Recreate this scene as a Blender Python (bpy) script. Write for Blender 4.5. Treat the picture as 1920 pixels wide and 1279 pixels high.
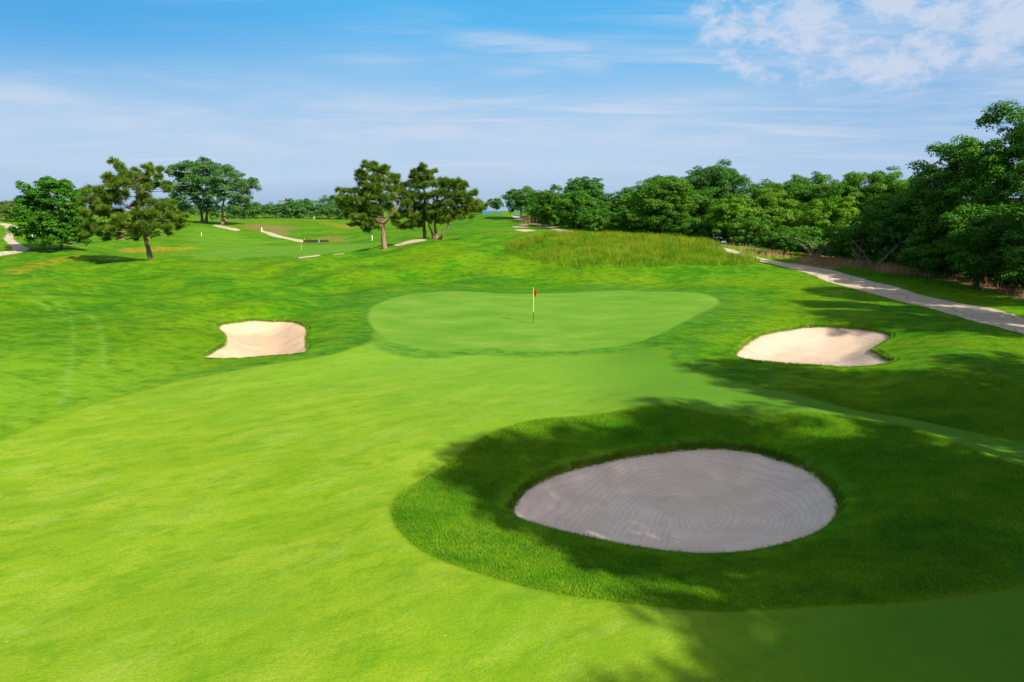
import bpy, math
import numpy as np
from mathutils import Vector
R = math.radians
S = bpy.context.scene
for o in list(bpy.data.objects): bpy.data.objects.remove(o)

# ------------------------------------------------------------------ camera
PITCH = math.atan((639.5 - 395.0) / 1280.0)
CAMH = 7.0
cam = bpy.data.objects.new('camera', bpy.data.cameras.new('camera'))
S.collection.objects.link(cam); S.camera = cam
cam.data.lens = 24.0; cam.data.sensor_width = 36.0
cam.data.clip_start = 0.1; cam.data.clip_end = 20000
cam.location = (0, 0, CAMH); cam.rotation_euler = (math.pi/2 - PITCH, 0, 0)

# ------------------------------------------------------------------ sun / sky / exposure
SUN_EL = R(36); SD = np.array([0.70, -0.714])            # horizontal direction towards the sun
sv = Vector((SD[0]*math.cos(SUN_EL), SD[1]*math.cos(SUN_EL), math.sin(SUN_EL)))
sun = bpy.data.objects.new('sun', bpy.data.lights.new('sun', 'SUN'))
S.collection.objects.link(sun)
sun.rotation_euler = sv.to_track_quat('Z', 'Y').to_euler()
sun.data.energy = 4.4; sun.data.angle = R(0.8); sun.data.color = (1.0, 0.94, 0.82)
S.view_settings.view_transform = 'Standard'; S.view_settings.look = 'None'
S.view_settings.exposure = 1.0; S.view_settings.gamma = 1.0; S.view_settings.use_curve_mapping = False

class NT:
    """tiny node helper"""
    def __init__(s, tree): s.t = tree; s.n = tree.nodes; s.l = tree.links; s.n.clear()
    def new(s, ty, **kw):
        nd = s.n.new(ty)
        for k, v in kw.items():
            if k.startswith('i_'):
                s.put(nd.inputs[k[2:].replace('_', ' ')], v)
            elif k[0] == 'I' and k[1:].isdigit(): s.put(nd.inputs[int(k[1:])], v)
            else: setattr(nd, k, v)
        return nd
    def put(s, sock, v):
        if isinstance(v, bpy.types.NodeSocket): s.l.new(v, sock)
        elif isinstance(v, bpy.types.Node): s.l.new(v.outputs[0], sock)
        else:
            if isinstance(v, (tuple, list)) and len(v) == 3 and sock.type == 'RGBA': v = (*v, 1)
            sock.default_value = v
    def math(s, op, a, b=0.0, c=0.0, clamp=False):
        return s.new('ShaderNodeMath', operation=op, use_clamp=clamp, I0=a, I1=b, I2=c).outputs[0]
    def mix(s, f, a, b, blend='MIX'):
        nd = s.n.new('ShaderNodeMix'); nd.data_type = 'RGBA'; nd.blend_type = blend
        s.put(nd.inputs[0], f); s.put(nd.inputs[6], a); s.put(nd.inputs[7], b)
        return nd.outputs[2]
    def noise(s, vec, scale, detail=3, rough=0.55, dist=0.0):
        return s.new('ShaderNodeTexNoise', i_Vector=vec, i_Scale=scale, i_Detail=detail, i_Roughness=rough, i_Distortion=dist).outputs[0]
    def ramp(s, f, stops, interp='LINEAR'):
        nd = s.new('ShaderNodeValToRGB', I0=f); cr = nd.color_ramp; cr.interpolation = interp
        while len(cr.elements) < len(stops): cr.elements.new(0.5)
        for e, (p, c) in zip(cr.elements, stops):
            e.position = p; e.color = (*c, 1) if isinstance(c, (tuple, list)) else (c, c, c, 1)
        return nd.outputs[0]
    def rng(s, v, a, b, c=0.0, d=1.0, smooth=True):
        nd = s.new('ShaderNodeMapRange', I0=v, I1=a, I2=b, I3=c, I4=d)
        nd.interpolation_type = 'SMOOTHSTEP' if smooth else 'LINEAR'
        return nd.outputs[0]
    def aniso(s, vec, stretch, deg):
        nd = s.new('ShaderNodeMapping', i_Vector=vec, i_Rotation=(0, 0, R(deg)), i_Scale=(stretch, 1, 1)); nd.vector_type = 'TEXTURE'; return nd.outputs[0]
    def mapping(s, vec, scale=(1,1,1), rot=(0,0,0), loc=(0,0,0)):
        return s.new('ShaderNodeMapping', i_Vector=vec, i_Location=loc, i_Rotation=rot, i_Scale=scale).outputs[0]

world = bpy.data.worlds.new('World'); S.world = world; world.use_nodes = True
w = NT(world.node_tree)
sky = w.new('ShaderNodeTexSky', sky_type='NISHITA', sun_disc=False, sun_elevation=SUN_EL,
            sun_rotation=math.atan2(SD[0], SD[1]), air_density=1.0, dust_density=0.6, ozone_density=1.5)
tc = w.new('ShaderNodeTexCoord').outputs['Generated']
sep = w.new('ShaderNodeSeparateXYZ', I0=tc)
dx, dy, dz = sep.outputs
el = w.math('MULTIPLY', w.math('ARCSINE', dz), 57.2958)            # elevation, degrees
az = w.math('MULTIPLY', w.math('ARCTAN2', dx, dy), 57.2958)        # azimuth, degrees, 0 = +Y
skyc = w.mix(1.0, sky.outputs[0], (0.20, 0.150, 0.112), 'MULTIPLY')
wob = w.noise(w.mapping(tc, (1.5, 1.5, 6)), 1.6, 2)
el2 = w.math('ADD', el, w.math('MULTIPLY', w.math('SUBTRACT', wob, 0.5), 5.0))
k = 0.5
def kc(r, g, b): return (r*k, g*k, b*k)
grad = w.ramp(w.math('DIVIDE', el2, 24.0, clamp=True), [
    (0.0, kc(.35, .50, .71)), (0.12, kc(.50, .65, .84)), (0.26, kc(.44, .63, .85)),
    (0.42, kc(.30, .57, .86)), (0.60, kc(.10, .47, .87)), (1.0, kc(.03, .33, .76))])
left = w.rng(az, -36, -5, 1.0, 0.0)
grad = w.mix(w.math('MULTIPLY', left, w.rng(el, 6, 14)), grad, kc(.09, .40, .80))
grad = w.mix(w.math('MULTIPLY', w.rng(az, 8, 34), w.rng(el, 1, 9, .25, .8)), grad, kc(.24, .47, .78))
base = w.mix(w.rng(el, 18, 34), grad, skyc)
# thin high clouds on a flat layer
inv = w.math('DIVIDE', 1.0, w.math('MAXIMUM', w.math('ADD', dz, 0.05), 0.02))
px_ = w.math('MULTIPLY', dx, inv); py_ = w.math('MULTIPLY', dy, inv)
pl = w.new('ShaderNodeCombineXYZ', I0=px_, I1=py_, I2=0.0).outputs[0]
cir = w.noise(w.mapping(pl, (0.35, 1.6, 1), rot=(0, 0, R(14))), 1.0, 7, 0.62, 0.6)
cirm = w.noise(w.mapping(pl, (0.25, 0.5, 1), loc=(3.1, 1.7, 0)), 1.0, 3)
cf = w.math('MULTIPLY', w.rng(cir, 0.44, 0.76), w.rng(cirm, 0.36, 0.58))
cf = w.math('MULTIPLY', cf, 0.85)
# pale veil bank half way up
v1 = w.math('MULTIPLY', w.rng(el2, 3.0, 6.5), w.rng(el2, 10.5, 7.2))
vn = w.noise(w.mapping(tc, (4, 4, 26)), 1.0, 6, 0.65)
v1 = w.math('MULTIPLY', v1, w.rng(vn, 0.36, 0.66, 0.0, 0.62))
# broken cloud group, upper right
al = w.noise(w.mapping(tc, (9, 9, 17)), 2.0, 9, 0.66, 0.2)
e1 = w.math('DIVIDE', w.math('SUBTRACT', az, 28.0), 15.5)
e2 = w.math('DIVIDE', w.math('SUBTRACT', el, 13.6), 5.8)
rr = w.math('ADD', w.math('MULTIPLY', e1, e1), w.math('MULTIPLY', e2, e2))
am = w.rng(rr, 0.25, 1.15, 1.0, 0.0)
ac = w.rng(w.math('ADD', al, w.math('MULTIPLY', am, 0.16)), 0.47, 0.76)
ac = w.math('MULTIPLY', w.math('MULTIPLY', ac, w.rng(am, 0.0, 0.35)), 0.82)
# one combed streak near the middle
s1 = w.math('SUBTRACT', el, w.math('SUBTRACT', 14.2, w.math('MULTIPLY', w.math('ADD', az, 8.0), 0.16)))
s1 = w.math('ADD', s1, w.math('MULTIPLY', w.math('SUBTRACT', wob, 0.5), 3.0))
st = w.math('MULTIPLY', w.rng(w.math('ABSOLUTE', s1), 0.0, 1.5, 1.0, 0.0), w.math('MULTIPLY', w.rng(az, -12, 2), w.rng(az, 9, 5)))
st = w.math('MULTIPLY', st, w.rng(w.noise(w.mapping(tc, (5, 5, 60), rot=(0, R(5), 0)), 1.0, 6, 0.6), 0.35, 0.62, 0, 0.62))
tot = w.math('MAXIMUM', w.math('MAXIMUM', cf, v1), w.math('MAXIMUM', ac, st))
tot = w.math('MULTIPLY', tot, w.rng(el, 1.0, 5.0))
col = w.mix(tot, base, kc(.66, .72, .86))
bg = w.new('ShaderNodeBackground', i_Color=col, i_Strength=1.0)
w.new('ShaderNodeOutputWorld', i_Surface=bg)

# ------------------------------------------------------------------ mesh helpers
COL = S.collection
def mesh_obj(name, V, F, mat=None, parent=None, smooth=True, attrs=None, colors=None, normals=None):
    V = np.ascontiguousarray(V, dtype=np.float32); F = np.ascontiguousarray(F, dtype=np.int32)
    k = F.shape[1]; me = bpy.data.meshes.new(name)
    me.vertices.add(len(V)); me.vertices.foreach_set('co', V.ravel())
    me.loops.add(F.size); me.loops.foreach_set('vertex_index', F.ravel())
    me.polygons.add(len(F)); me.polygons.foreach_set('loop_start', np.arange(0, F.size, k, dtype=np.int32))
    me.polygons.foreach_set('use_smooth', np.full(len(F), smooth, dtype=bool))
    for n, a in (attrs or {}).items():
        at = me.attributes.new(n, 'FLOAT', 'POINT'); at.data.foreach_set('value', np.ascontiguousarray(a, dtype=np.float32))
    for n, a in (colors or {}).items():
        at = me.attributes.new(n, 'FLOAT_COLOR', 'POINT')
        c = np.ones((len(V), 4), dtype=np.float32); c[:, :a.shape[1]] = a
        at.data.foreach_set('color', c.ravel())
    me.update(calc_edges=True)
    if normals is not None: me.normals_split_custom_set_from_vertices(normals.astype(np.float32))
    if mat: me.materials.append(mat)
    o = bpy.data.objects.new(name, me); COL.objects.link(o)
    if parent: o.parent = parent
    return o
def tag(o, label=None, cat=None, group=None, kind=None):
    if label: o['label'] = label
    if cat: o['category'] = cat
    if group: o['group'] = group
    if kind: o['kind'] = kind
    return o
def thing(name, label, cat, loc, group=None):
    o = bpy.data.objects.new(name, None); COL.objects.link(o); o.location = loc; o.empty_display_size = 0.2
    return tag(o, label, cat, group)
def tube(pts, rad, n=7):
    pts = np.asarray(pts, float); rad = np.asarray(rad, float); m = len(pts)
    tg = np.gradient(pts, axis=0); tg /= np.linalg.norm(tg, axis=1)[:, None] + 1e-9
    ref = np.array([0.3, 0.9, 0.31]); a = np.cross(tg, ref); a /= np.linalg.norm(a, axis=1)[:, None] + 1e-9
    b = np.cross(tg, a); th = np.linspace(0, 2*np.pi, n, endpoint=False)
    V = pts[:, None] + rad[:, None, None]*(np.cos(th)[None, :, None]*a[:, None] + np.sin(th)[None, :, None]*b[:, None])
    V = V.reshape(-1, 3); F = []
    i = np.arange(m-1)[:, None]*n; j = np.arange(n)[None]; j2 = (j+1) % n
    F = np.stack([i+j, i+j2, i+n+j2, i+n+j], -1).reshape(-1, 4)
    return V, F
def bezier(p0, p1, p2, k=6):
    t = np.linspace(0, 1, k)[:, None]
    return (1-t)**2*np.asarray(p0) + 2*t*(1-t)*np.asarray(p1) + t*t*np.asarray(p2)
class Acc:
    def __init__(s): s.V = []; s.F = []; s.n = 0
    def add(s, V, F): s.V.append(V); s.F.append(F + s.n); s.n += len(V)
    def tube(s, p, r, n=7): s.add(*tube(p, r, n))
    def box(s, c, h, rz=0.0):
        c = np.array(c, float); h = np.array(h, float)
        q = np.array([[-1,-1,-1],[1,-1,-1],[1,1,-1],[-1,1,-1],[-1,-1,1],[1,-1,1],[1,1,1],[-1,1,1]])*h
        cs, sn = math.cos(rz), math.sin(rz)
        q = np.stack([q[:,0]*cs - q[:,1]*sn, q[:,0]*sn + q[:,1]*cs, q[:,2]], -1) + c
        s.add(q, np.array([[0,3,2,1],[4,5,6,7],[0,1,5,4],[1,2,6,5],[2,3,7,6],[3,0,4,7]]))
    def out(s): return np.concatenate(s.V), np.concatenate(s.F)
    def build(s, name, mat, parent=None, smooth=True):
        return mesh_obj(name, *s.out(), mat, parent, smooth)

# ------------------------------------------------------------------ where things stand
CP, SP = math.cos(PITCH), math.sin(PITCH)
def ray(u, v):
    a = (u-960)/1280.0; b = (639.5-v)/1280.0
    return np.array([a, CP + b*SP, -SP + b*CP])
def P(u, v, d):
    r = ray(u, v); return np.array([0, 0, CAMH]) + r*(d/r[1])
def Pz(u, v, z):
    r = ray(u, v); return np.array([0, 0, CAMH]) + r*((z-CAMH)/r[2])
ctrl = []
def cz(*L):
    for u, v, z in L: ctrl.append(Pz(u, v, z))
def cd(*L):
    for u, v, d in L: ctrl.append(P(u, v, d))
def ch(*L):
    for u, d, z in L:
        q = P(u, 500, d); ctrl.append(np.array([q[0], q[1], z]))
cz((-400,1279,0),(0,1279,0),(480,1279,-.02),(960,1279,-.02),(1440,1279,0),(1920,1279,.1),(2300,1279,.1),
   (0,1050,.02),(200,1000,0),(600,950,-.03),(600,1120,0),(350,850,0),(700,770,0),(0,890,.05),(450,760,.02),(600,700,.05),
   (200,740,.12),(0,800,.25),(0,710,.6),(120,680,.5),(220,640,.55),(0,620,1.0),(250,600,.7),
   (740,960,.05),(800,1050,.05),(900,1088,.05),(1200,1145,.06),(1600,1150,.12),(1900,1120,.2),(2100,1000,.3),
   (1350,1035,-.42),(1150,1010,-.45),(960,950,-.4),(1100,880,-.5),(1300,845,-.5),(1450,850,-.48),(1570,940,-.4),(1500,1010,-.42),(1280,940,-.72),
   (880,850,-.02),(1000,785,.06),(1250,768,.28),(1500,785,.38),(1750,850,.42),(1920,920,.4),(1700,1000,.15),
   (1300,725,.1),(1600,765,.14),(1900,828,.2),(1100,740,.0),(900,720,0),
   (1000,662,0),(1000,600,.2),(850,600,.25),(1150,600,.22),(700,590,.3),(760,552,.5),(900,549,.45),(1100,549,.45),(1300,551,.5),(730,640,.1),(1370,575,.4),(1210,645,.15),
   (490,601,.05),(480,640,-.35),(400,665,-.1),(560,650,-.15),(480,682,.12),(610,640,.35),(370,630,.4),(480,585,.45),(600,600,.35),(450,610,-.1),
   (1500,697,.22),(1530,650,-.25),(1450,655,-.15),(1640,650,-.1),(1550,604,.5),(1400,610,.4),(1345,670,.25),(1700,650,.75),(1720,690,.65),(1650,605,.6),(1550,622,.05),
   (1400,545,.5),(1250,530,.5),(1500,580,.5),(1650,590,.75),(1800,650,1.0),(1900,700,.75),(1600,715,.15),(1400,700,.12),(1750,740,.35),(1820,610,.9))
cd((0,522,60),(100,522,61),(200,505,68),(300,497,72),(400,520,62),(300,540,55),(500,522,62),(450,489,75),(560,488,76),(650,479,80),(380,489,75),
   (600,545,56),(700,500,68),(650,530,60),(800,530,64),(850,500,70),(720,462,85),(800,451,90),(850,449,93),(900,460,82),(1000,535,63),(1000,507,68),
   (280,488,78),(200,489,82),(113,468,95),(50,482,88),(0,480,90),(0,440,122),(40,455,105),(0,415,170),
   (560,478,110),(400,480,110),(300,478,112),(400,462,135),(300,465,128),(250,470,122),(200,465,122),(570,456,168),(650,452,165),(640,470,115),
   (700,448,150),(400,420,245),(330,440,180),(450,445,178),(500,424,232),(600,420,245),(560,409,330),(300,409,330),(100,409,320),(0,405,310),
   (700,418,250),(800,430,180),(660,440,180),(770,453,120),(740,425,210),(640,425,220),(400,440,180),
   (960,436,118),(900,425,150),(990,424,155),(930,401,205),(850,410,215),(970,406,200),(1050,429,135),(1075,437,120),(800,408,330),(900,396,340),
   (950,464,76),(1000,491,70),(1050,501,68),(1200,503,67),(1300,500,67.5),(1400,498,68),(1100,446,86),(1000,447,84),(1200,448,84),(1300,460,80),(1400,487,73),(1150,470,76),
   (1450,491,75),(1600,527,60),(1750,565,49),(1920,605,40),(1600,507,65),(1700,528,57),(1920,568,45),(1500,480,78))
ch((560,92,.4),(450,92,.3),(380,92,.3),(300,95,.5),(650,100,.8),(1150,105,3.0),(1300,110,2.2),(1500,95,1.6),(1700,75,1.0),(1850,60,1.0),(1950,52,.9),
   (1950,90,-3),(1750,120,-3.2),(1500,160,-3.4),(1300,220,-3.4),(1100,260,3.0),(1050,300,4.0),(1400,300,-4),(1900,200,-4),(1100,170,4.2),
   (2500,60,1),(2600,30,.8),(3200,30,.6),(-700,60,1.5),(-700,30,1.0),(-700,120,3),(-700,300,4),(2400,150,-4),(2600,400,-4),(3600,100,-3),
   (-1500,30,1),(-1500,100,2),(560,450,4.5),(100,450,4.5),(900,450,4.5),(1200,450,-3),(1700,450,-4),
   (560,600,5.5),(100,600,5.5),(900,600,5.5),(-700,600,5.5),(1150,600,-4),(1700,600,-4),(2600,600,-4),(0,5,0),(960,5,0),(1920,5,0),(960,3,0))
ctrl = np.array(ctrl)
def par(x, y):
    r = np.clip(np.hypot(x, y), 4, 620); a = np.clip(np.arctan2(x, y), -1.2, 1.2)
    return np.stack([a*1.15, np.log(r)*0.9], -1)
def tpsk(d2): return 0.5*d2*np.log(d2 + 1e-12)
_c = par(ctrl[:, 0], ctrl[:, 1]); n = NCT = len(_c)
_K = tpsk(((_c[:, None]-_c[None])**2).sum(-1)) + np.eye(n)*2e-4
_P = np.hstack([np.ones((n, 1)), _c]); _A = np.zeros((n+3, n+3)); _A[:n, :n] = _K; _A[:n, n:] = _P; _A[n:, :n] = _P.T
_w = np.linalg.solve(_A, np.concatenate([ctrl[:, 2], np.zeros(3)]))
def H0(x, y):
    x = np.atleast_1d(np.asarray(x, float)); y = np.atleast_1d(np.asarray(y, float)); sh = x.shape
    q = par(x.ravel(), y.ravel()); out = np.empty(len(q))
    for i in range(0, len(q), 20000):
        s = q[i:i+20000]; d2 = ((s[:, None]-_c[None])**2).sum(-1)
        out[i:i+20000] = tpsk(d2) @ _w[:NCT] + _w[NCT] + s @ _w[NCT+1:]
    X = x.ravel(); Y = y.ravel(); r = np.hypot(X, Y)
    # soft natural undulation growing with distance from the mown turf
    u = 0.035*np.sin(X*0.55+1.3*np.sin(Y*0.31))*np.sin(Y*0.47+0.9*np.sin(X*0.23)) + 0.02*np.sin(X*1.3+2)*np.sin(Y*1.1+1)
    u += np.clip((r-60)/60, 0, 1)*0.22*np.sin(X*0.13+2*np.sin(Y*0.05))*np.sin(Y*0.11+1.5)
    r0 = 36+24*sm(-14, -6, X)
    wgt = sm(0, 20, r-r0)*(1-sm(90, 130, r))*(1-sm(8, 16, X))
    u += wgt*(.26*np.sin(X*.42+Y*.22+1.2*np.sin(Y*.2))+.15*np.sin(X*.8-Y*.5+1.4*np.sin(X*.3)))
    return (out + u).reshape(sh)
def sm(a, b, x): t = np.clip((x-a)/(b-a), 0, 1); return t*t*(3-2*t)
def G(u, v):
    r = ray(u, v); t = np.geomspace(5, 900, 1500)
    X = r[0]*t; Y = r[1]*t; Z = CAMH + r[2]*t; h = H0(X, Y); k = np.argmax(Z < h)
    if not (Z < h).any(): k = len(t)-1
    k = max(k, 1); f0 = Z[k-1]-h[k-1]; f1 = Z[k]-h[k]; f = f0/(f0-f1+1e-9)
    return np.array([X[k-1]+(X[k]-X[k-1])*f, Y[k-1]+(Y[k]-Y[k-1])*f])
def smooth_poly(pix, per=10, closed=True):
    p = np.array([G(*q) for q in pix]); m = len(p); out = []
    for i in range(m if closed else m-1):
        g = lambda j: p[j % m] if closed else p[min(max(j, 0), m-1)]
        p0, p1, p2, p3 = g(i-1), g(i), g(i+1), g(i+2)
        for t in np.linspace(0, 1, per, endpoint=False):
            out.append(0.5*((2*p1)+(-p0+p2)*t+(2*p0-5*p1+4*p2-p3)*t*t+(-p0+3*p1-3*p2+p3)*t**3))
    return np.array(out)
def sdist(X, Y, poly, pad=3.0):
    """signed distance, positive inside; -pad outside the padded bounding box"""
    out = np.full(X.shape, -float(pad)); lo = poly.min(0)-pad; hi = poly.max(0)+pad
    m = (X > lo[0]) & (X < hi[0]) & (Y > lo[1]) & (Y < hi[1]); idx = np.nonzero(m)[0]
    A = poly; B = np.roll(poly, -1, 0)
    for i in range(0, len(idx), 20000):
        j = idx[i:i+20000]; x = X[j][:, None]; y = Y[j][:, None]
        ex, ey = B[:, 0]-A[:, 0], B[:, 1]-A[:, 1]; L2 = ex**2+ey**2+1e-12
        t = np.clip(((x-A[:, 0])*ex+(y-A[:, 1])*ey)/L2, 0, 1)
        d = np.sqrt(((x-A[:, 0]-t*ex)**2+(y-A[:, 1]-t*ey)**2).min(1))
        c = ((A[:, 1] > y) != (B[:, 1] > y)) & (x < A[:, 0]+ex*(y-A[:, 1])/(ey+1e-12))
        ins = c.sum(1) % 2 == 1
        out[j] = np.clip(np.where(ins, d, -d), -pad, None)
    return out
def sm(a, b, x): t = np.clip((x-a)/(b-a), 0, 1); return t*t*(3-2*t)

# outlines, traced where they lie on the ground
P_GREEN = smooth_poly([(690,590),(712,568),(770,552),(850,546),(930,550),(1000,551),(1080,548),(1180,545),(1290,548),(1345,562),(1330,580),(1260,615),(1190,643),(1100,655),(1000,658),(900,652),(800,655),(735,640),(700,615)])
P_FRINGE = smooth_poly([(668,590),(690,562),(750,545),(850,540),(930,545),(1000,546),(1080,543),(1180,540),(1310,543),(1385,565),(1360,590),(1280,622),(1205,655),(1100,665),(1000,670),(900,666),(800,672),(715,655),(682,620)])
P_FAIR = smooth_poly([(-300,940),(0,826),(120,778),(250,738),(400,702),(560,676),(640,660),(700,640),(720,620),(900,640),(1205,650),(1260,676),(1340,708),(1500,742),(1700,785),(1920,832),(2250,905),(2300,960),(2050,905),(1900,868),(1700,800),(1500,772),(1300,768),(1150,772),(1020,785),(920,812),(850,860),(790,900),(745,930),(733,965),(760,1010),(830,1052),(950,1092),(1100,1122),(1300,1145),(1500,1140),(1700,1130),(1900,1105),(2300,1080),(2400,1500),(960,1900),(-700,1500)])
P_B1 = smooth_poly([(955,948),(985,908),(1050,877),(1130,858),(1230,840),(1330,832),(1420,840),(1490,860),(1545,890),(1575,930),(1572,965),(1540,995),(1480,1018),(1390,1036),(1290,1038),(1180,1024),(1090,1005),(1010,985),(965,968)])
P_B2 = smooth_poly([(378,669),(400,655),(421,641),(420,625),(408,610),(430,603),(480,598),(540,600),(568,606),(578,617),(574,632),(577,655),(560,663),(500,668),(430,672)])
P_B3 = smooth_poly([(1377,662),(1395,645),(1432,624),(1500,612),(1560,610),(1620,614),(1664,622),(1673,632),(1660,640),(1637,653),(1650,662),(1680,675),(1660,682),(1590,688),(1520,684),(1440,678),(1390,672)])
P_TALL = smooth_poly([(943,462),(960,478),(1000,492),(1060,501),(1130,503),(1210,502),(1290,498),(1360,499),(1410,497),(1424,489),(1400,474),(1350,462),(1300,449),(1230,441),(1150,437),(1080,438),(1000,445),(955,455)])
P_PATH = smooth_poly([(1350,463),(1418,481),(1500,496),(1619,523),(1752,559),(1920,597),(2150,650),(2150,705),(1920,626),(1752,580),(1586,537),(1500,508),(1426,490),(1350,468)])
P_PATHB = smooth_poly([(1040,427),(1055,430),(1078,437),(1062,438),(1045,433),(1030,428)])
P_PATHC = smooth_poly([(960,405),(972,406),(990,413),(1015,420),(1045,425),(1030,427),(1005,422),(980,414)])
P_PATHD = smooth_poly([(0,418),(18,420),(36,430),(27,438),(25,448),(38,458),(54,466),(45,472),(0,480),(-60,486),(-60,480),(0,473),(22,468),(18,460),(7,448),(13,438),(10,426),(0,421)])
P_PATHE = smooth_poly([(488,433),(500,434),(520,440),(550,447),(575,452),(562,454),(535,448),(505,441)])
P_PATHF = smooth_poly([(400,422),(420,424),(450,431),(435,432),(412,427)])
P_PATHG = smooth_poly([(740,459),(770,450),(798,449),(795,452),(770,456),(745,461)])
P_PATHH = smooth_poly([(552,482),(600,478.2),(643,474.6),(645,476),(600,480),(560,483)])
P_GREEN2 = smooth_poly([(340,480),(400,470),(470,462),(560,459),(640,458),(700,459),(690,466),(640,475),(560,482),(460,484),(380,484)])
P_FAIR2 = smooth_poly([(330,470),(360,455),(340,440),(370,425),(430,432),(480,445),(560,456),(500,458),(420,466)])
P_SB1 = smooth_poly([(963,423),(985,421),(992,424),(990,426),(965,426)])
P_SB2 = smooth_poly([(966,431),(985,430),(1003,432),(990,434),(975,433)])
P_POND = smooth_poly([(226,473),(228,468),(255,464),(310,463),(368,464),(350,468),(310,471),(260,474)])
P_DIRT1 = smooth_poly([(459,426),(480,420),(510,422),(540,425),(555,428),(535,433),(532,440),(520,438),(505,431),(480,432)])
P_DIRT2 = smooth_poly([(600,446),(625,444),(640,447),(655,452),(630,453),(605,450)])
P_DRYA = smooth_poly([(25,512),(60,495),(110,482),(150,478),(148,486),(90,498),(40,513)])
P_DRYB = smooth_poly([(600,417),(640,421),(670,424),(655,430),(625,424)])
P_DIRTR = smooth_poly([(1500,484),(1600,500),(1700,515),(1800,530),(1920,560),(2100,600),(2100,570),(1920,530),(1750,500),(1600,480)])

BUNK = [(P_B1, 0.45, 0.2), (P_B2, 0.45, 0.2), (P_B3, 0.45, 0.2)]
# ------------------------------------------------------------------ terrain sheet
rs = [0.6, 1.2, 2, 3, 4, 5, 6, 7]
while rs[-1] < 45: rs.append(rs[-1] + min(rs[-1]**2/(683*7.0)*1.25, 0.0075*rs[-1]))
while rs[-1] < 420: rs.append(rs[-1]*1.0085)
while rs[-1] < 6000: rs.append(rs[-1]*1.06)
rs = np.array(rs)
fine = np.arange(-43, 43.0001, 0.105)
ang = R(1)*np.concatenate([np.arange(-180, -43, 3.0), fine, np.arange(43+3, 180, 3.0)])
NR, NA = len(rs), len(ang)
AA, RR = np.meshgrid(ang, rs); X = (RR*np.sin(AA)).ravel(); Y = (RR*np.cos(AA)).ravel()
Z = H0(X, Y)
SDI = {k: sdist(X, Y, p, pad) for k, p, pad in [('green', P_GREEN, 3), ('fringe', P_FRINGE, 3), ('fair', P_FAIR, 3), ('tall', P_TALL, 3),
      ('path', P_PATH, 2), ('pathb', P_PATHB, 2), ('pathc', P_PATHC, 2), ('pathd', P_PATHD, 2), ('pathe', P_PATHE, 2), ('pathf', P_PATHF, 2), ('pathg', P_PATHG, 2), ('pathh', P_PATHH, 2),
      ('green2', P_GREEN2, 4), ('fair2', P_FAIR2, 4), ('sb1', P_SB1, 4), ('sb2', P_SB2, 4), ('pond', P_POND, 3), ('dirt1', P_DIRT1, 4), ('dirt2', P_DIRT2, 4),
      ('drya', P_DRYA, 3), ('dryb', P_DRYB, 3), ('dirtr', P_DIRTR, 3)]}
for (pl_, dep, lip) in BUNK:
    s = sdist(X, Y, pl_, 3); jag = 0.035*np.sin(X*9+3*np.sin(Y*7)) + 0.03*np.sin(Y*13+2*np.sin(X*11))
    Z -= (dep+0.45)*sm(-0.06, 0.24, s+jag)          # the sand sheet fills this pit up to the lip
    Z += 0.05*np.exp(-((s+0.15)/0.22)**2)            # turf lip
Z = np.where(np.hypot(X, Y) > 700, np.minimum(Z, Z), Z)
zz = Z.reshape(NR, NA)
P3 = np.stack([X, Y, Z], -1).reshape(NR, NA, 3)
du = np.roll(P3, -1, 1)-np.roll(P3, 1, 1); dv = np.gradient(P3, axis=0)
N3 = np.cross(du, dv); N3 /= np.linalg.norm(N3, axis=-1, keepdims=True)+1e-12; N3 *= np.sign(N3[..., 2:3])
ii = np.arange(NR-1)[:, None]*NA; jj = np.arange(NA)[None]; j2 = (jj+1) % NA
FQ = np.stack([ii+jj, ii+j2, ii+NA+j2, ii+NA+jj], -1).reshape(-1, 4)
# wheel tracks down the left bank
def line_d(pts):
    p = smooth_poly(pts, 12, False); m = (X > -60) & (X < -8) & (Y > 20) & (Y < 80); d = np.full(X.shape, 9.0)
    j = np.nonzero(m)[0]
    for i in range(0, len(j), 20000):
        q = j[i:i+20000]; d[q] = np.sqrt(((X[q][:, None]-p[:, 0])**2+(Y[q][:, None]-p[:, 1])**2).min(1))
    return d
trk = np.zeros_like(X)
for L in ([(62,512),(75,545),(110,575),(132,600),(138,640),(130,700),(115,760)], [(97,515),(120,555),(150,588),(180,600),(192,640),(195,690)], [(0,535),(50,555),(90,580),(125,600)], [(20,525),(60,545),(100,570)]):
    trk = np.maximum(trk, np.exp(-(line_d(L)/0.16)**2))
SOFT = np.clip(np.hypot(X, Y)*0.004, 0.04, 1.5)
def msk(k, w=1.0): return sm(-w, w, SDI[k]/SOFT)
cut = np.maximum(msk('fair', 3.0), 0)
bun_edge = np.zeros_like(X)
for (pl_, _, _) in BUNK:
    s = sdist(X, Y, pl_, 1.5); bun_edge = np.maximum(bun_edge, sm(-0.10, 0.02, s))
m1 = np.stack([np.maximum(cut, 0.42*msk('fair2', 5)), np.maximum(msk('green'), 0.6*msk('green2', 5)), np.clip(msk('fringe', 2.5)-msk('green', 2.0), 0, 1)], -1)
allpath = np.max([msk(k, 1.6) for k in ('path','pathb','pathc','pathd','pathe','pathf','pathg','pathh')], 0)
edge_dark = np.exp(-((SDI['fair']+0.05)/0.12)**2)*(Y < 45)
m2 = np.stack([allpath, np.maximum.reduce([msk('dirt1', 4)*.8, msk('dirt2', 4)*.8, msk('dirtr', 2)*1.0, bun_edge*.6]), np.maximum.reduce([msk('drya', 4)*.8, msk('dryb', 3)*.8, msk('pond', 1)])], -1)
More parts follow.
